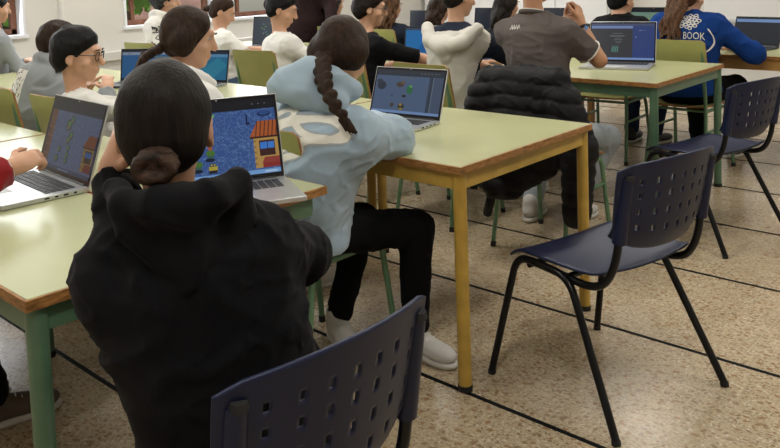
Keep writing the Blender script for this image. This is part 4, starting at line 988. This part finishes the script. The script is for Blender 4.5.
p11 = person('person in a black t-shirt and glasses with forearm on the table', (-3.52, 3.58), (-3.56, 3.70, 1.165), 72, hface=48, hpitch=-12, s=.98, h=.009, hands={1: (-3.12, 4.12, .79), -1: (-3.55, 4.05, .80)}, elbow={1: (-3.21, 3.90, .81, 1)}, top='tee', topmat=blk_hood, sleeve='short', legmat=jean_bl, hairk='short_tall', hairmat=hair_dk, glasses=True)
p12 = person('person with long straight dark brown hair behind the black t-shirt', (-4.88, 5.35), (-4.92, 5.40, 1.08), 85, s=.95, h=.012, top='tee', topmat=navy_c, legmat=jean_bl, hairk='long', hairmat=hair_lb, extra={'len': .36, 'wid': .10})
p13 = person('person with dark brown hair behind the bright blue laptop', (-4.42, 5.55), (-4.53, 5.62, 1.05), 85, s=.93, h=.012, top='tee', topmat=navy_c, legmat=jean_bl, hairk='long', hairmat=hair_br, extra={'len': .22, 'wid': .08})
def twotone(c, f):
    A = f['A']; o = np.zeros(len(c)); x = (c-f['N'])@A[:, 0]; z = (c-f['N'])@A[:, 2]; y = (c-f['N'])@A[:, 1]
    for sd in (-1, 1):
        S, E, W = f['arms'][sd]; t = ((c-S)@(E-S))/((E-S)@(E-S)); o = np.where((t > .18) & (t < .85) & (sd*x > .15), 1, o)
    r = np.hypot(x/1.15, y); o = np.where((r < .13) & (z > -.040), 1, o); return o
p14 = person('person in an off-white hoodie with navy hood lining and navy sleeve bands', (-2.84, 3.64), (-2.87, 3.74, 1.235), 84, hface=72, hpitch=-14, s=.98, h=.008, hands={1: (-2.50, 4.12, .79)}, elbow={1: (.7, -.2, -.6)}, top='hoodie', topmat=[off_wht, navy_c], legmat=blk_cloth, hood=True, hairk='short', hairmat=hair_dk, fold=.7, extra={'topidx': twotone}, lumps=[((-2.985, 3.58, 1.06), (-2.93, 3.53, .99), .036, .038, .02), ((-2.93, 3.53, .99), (-2.82, 3.51, .955), .038, .042, .02), ((-2.82, 3.51, .955), (-2.71, 3.545, .985), .042, .038, .02), ((-2.71, 3.545, .985), (-2.665, 3.63, 1.055), .038, .034, .02), ((-2.84, 3.55, .955), (-2.82, 3.55, .90), .07, .05, .03)])
p15 = person('person with long dark hair half hidden by the grey polo boy', (-3.58, 5.30), (-3.62, 5.35, 1.10), 80, s=.93, h=.012, top='tee', topmat=blk_hood, legmat=jean_bl, hairk='long', hairmat=hair_dk, extra={'len': .26, 'wid': .07})
p16 = person('person in a grey polo shirt with wristwatch, hands clasped beside the face', (-2.19, 3.56), (-2.24, 3.56, 1.325), 92, hface=80, hpitch=-5, s=1.04, h=.007, hands={1: (-2.085, 3.74, 1.095), -1: (-2.215, 3.80, 1.085)}, elbow={1: (-1.965, 3.715, .905, 1), -1: (-2.45, 3.80, .90, 1)}, hdir={1: (-.25, .3, .9), -1: (.85, -.2, .30)}, palm={1: (-1, 0, .2), -1: (.2, -1, .2)}, curl={1: 1.3, -1: 1.0},
    top='polo', topmat=polo_m, sleeve='short', legmat=jean_lt, feet={1: (-2.17, 3.80, .0), -1: (-2.38, 3.70, 0)}, knees={1: (.25, .8, .8)}, shoes=shoe_wh, hairk='short', hairmat=hair_bk, skin=skin2_m, bulk=.96, hump=.03)
def ring(c, n, r, tr, name, mt_, parent, ey=1.0, xdir=None, k0=0, k1=2*pi):
    n = Vector(nrm(n)); x = Vector(nrm(xdir)) if xdir is not None else n.orthogonal().normalized(); x = (x-n*x.dot(n)).normalized(); y = n.cross(x); c = Vector(c)
    return MB().tube([c+x*r*cos(t)+y*r*ey*sin(t) for t in np.linspace(k0, k1, 33)], tr, 8, cap=False).build(name, mt_, parent, smooth=True)
f = p16; S, E, W = f['arms'][1]; g = nrm(E-S); top16 = f['top']
ring(S+(E-S)*.695, g, .0665, .004, 'sleeve_stripe', print_w, top16)
ring(f['N']+A3((0, 0, .022)), (0, .25, 1), .066, .012, 'collar', polo_m, top16); ring(f['N']+A3((0, -.003, .034)), (0, .25, 1), .068, .0028, 'collar_stripe', print_w, top16)
A_ = f['A']; lg = []
for k in range(4): lg += [(q_, 0) for q_ in stroke([Vector((-.03+.016*k, -.012)), Vector((-.022+.016*k, .012)), Vector((-.016+.016*k, -.008))], .0045)]
project_print(f, lg, f['N']-A_[:, 0]*.055-A_[:, 2]*.045, A_[:, 0], A_[:, 2], 'neck_emblem', [print_w], top16)
wd = nrm(W-E); wt = ring(W-wd*.035, wd, .0315, .0085, 'wristwatch', bezel_m, f['body']); MB().box((0, 0, 0), (.030, .030, .010), bev=.003, mtx=Matrix.Translation(Vector(W-wd*.035+A3((.028, -.010, 0)))) @ Matrix.Rotation(R(80), 4, 'Y')).build('watch_face', emi('watch_screen', (.15, .30, .55), .7), wt)
p17 = person('person in a black t-shirt with short black hair behind the text-page laptop', (-2.68, 5.40), (-2.70, 5.46, 1.13), 85, hface=70, hpitch=-14, s=1.04, neckz=1.0, h=.009, top='tee', topmat=blk_hood, sleeve='short', legmat=jean_nv, shoes=shoe_bk, feet={1: (-2.62, 5.82, 0), -1: (-2.80, 5.8, 0)}, hairk='short', hairmat=hair_bk)
p18 = person('person in a royal blue sweatshirt with white back print and wavy brown ponytail', (-2.13, 5.25), (-2.14, 5.32, 1.16), 90, hface=75, hpitch=-12, s=1.08, neckz=1.03, h=.008, hands={1: (-1.92, 5.58, .80), -1: (-2.3, 5.6, .80)}, elbow={1: (.8, -.2, -.4), -1: (-.8, -.2, -.4)}, top='sweat', topmat=blue_sw, legmat=blk_cloth, shoes=shoe_bk, hairk='pony', hairmat=hair_lb, extra={'len': .33, 'wid': .095, 'lean': .50}, bulk=1.15)
pr = []
cir = [Vector((.165*cos(t), -.06+.125*sin(t))) for t in np.linspace(R(-200), R(35), 40)]
pr += [(q_, 0) for q_ in stroke(cir, .007)]
for k in range(26):
    a_ = k*2.4; r_ = .052*(k/26)**.5; x, y = -.005+r_*1.3*cos(a_)+.03, .055+r_*sin(a_)
    c_ = [Vector((x+.011*cos(t), y+.009*sin(t))) for t in np.linspace(0, 2*pi, 9)]; pr += [(q_, 0) for q_ in stroke(c_, .0055)]
pr += text_polys('HER BOOK', .066, .015, -.062, .66)
A_ = p18['A']; project_print(p18, pr, p18['sp'](.72)+A_[:, 0]*.04+A_[:, 2]*.02, A_[:, 0], A_[:, 2], 'back_print', [print_w], p18['top'])
p19 = person('person in a dark red knit sleeve with bracelets, cut off by the left edge', (-2.66, .42), (-2.66, .50, 1.13), 88, s=.95, h=.007, hands={1: (-2.36, .935, .865), -1: (-2.82, .90, .80)}, elbow={1: (-2.35, .71, .81, 1)}, hdir={1: (-.05, .85, .22)}, palm={1: (-.6, .2, -.8)}, curl={1: 1.1, -1: .5}, top='sweat', topmat=red_m, legmat=blk_cloth, feet={1: (-2.60, .93, 0), -1: (-2.75, .85, 0)}, shoes=shoe_br, hairk='long', hairmat=hair_br)
S, E, W = p19['arms'][1]; wd = nrm(W-E)
for k, mt_ in enumerate((silver_m, trunk_m, lb_hood)): ring(W-wd*(.012+.010*k), wd, .031, .0032, 'bracelet', mt_, p19['body'])
# ---- black puffer jacket hanging over the back of the grey polo boy's chair
JO = A3((-2.10, 3.22, 0))
def jq(x, y, z): return A3((x, y, z))
jk = cat((ell(jq(0, -.01, .74), (.25, .085, .17)), .05), (ell(jq(-.02, -.03, .55), (.25, .075, .20)), .06), (cap(jq(-.20, 0, .86), jq(.18, 0, .87), .055, .060), .05), (ell(jq(-.10, -.07, .43), (.17, .055, .16)), .05),
         (cap(jq(.22, -.01, .78), jq(.30, -.02, .56), .080, .085), .03), (cap(jq(.30, -.02, .56), jq(.29, -.03, .26), .082, .065), .03),
         (cap(jq(-.22, -.03, .78), jq(-.25, -.06, .60), .075, .075), .03), (cap(jq(-.25, -.06, .60), jq(-.10, -.12, .34), .07, .05), .03), (ell(jq(0, .12, .72), (.20, .05, .18)), .04))
def jkf(Q):
    d = jk(Q); m = np.abs(d) < .05; o = np.zeros(len(Q)); P_ = Q[m]
    ph = (P_[:, 2]+.25*P_[:, 0]*np.sign(P_[:, 0]-.1)*.3+.006*np.sin(P_[:, 0]*23))*pi/.066
    o[m] = .010*(np.abs(np.sin(ph))**.45)-.008+.002*noise3(P_, 30, 5)+folds(P_, .004, 45, 6); return smax(d-o, -(Q[:, 2]-.20), .01)
jo = smesh('puffer_jacket', jkf, (-.42, -.30, .12), (.48, .26, 1.02), .007, puffer_m, None, tuple(JO)); tag(jo, 'black quilted puffer jacket hanging over the chair back behind the grey polo boy', 'jacket')
MB().tube([(-.16, -.10, .20+.0), (-.10, -.135, .33)], .022, 10).build('cuff', puffer_m, jo, smooth=True)
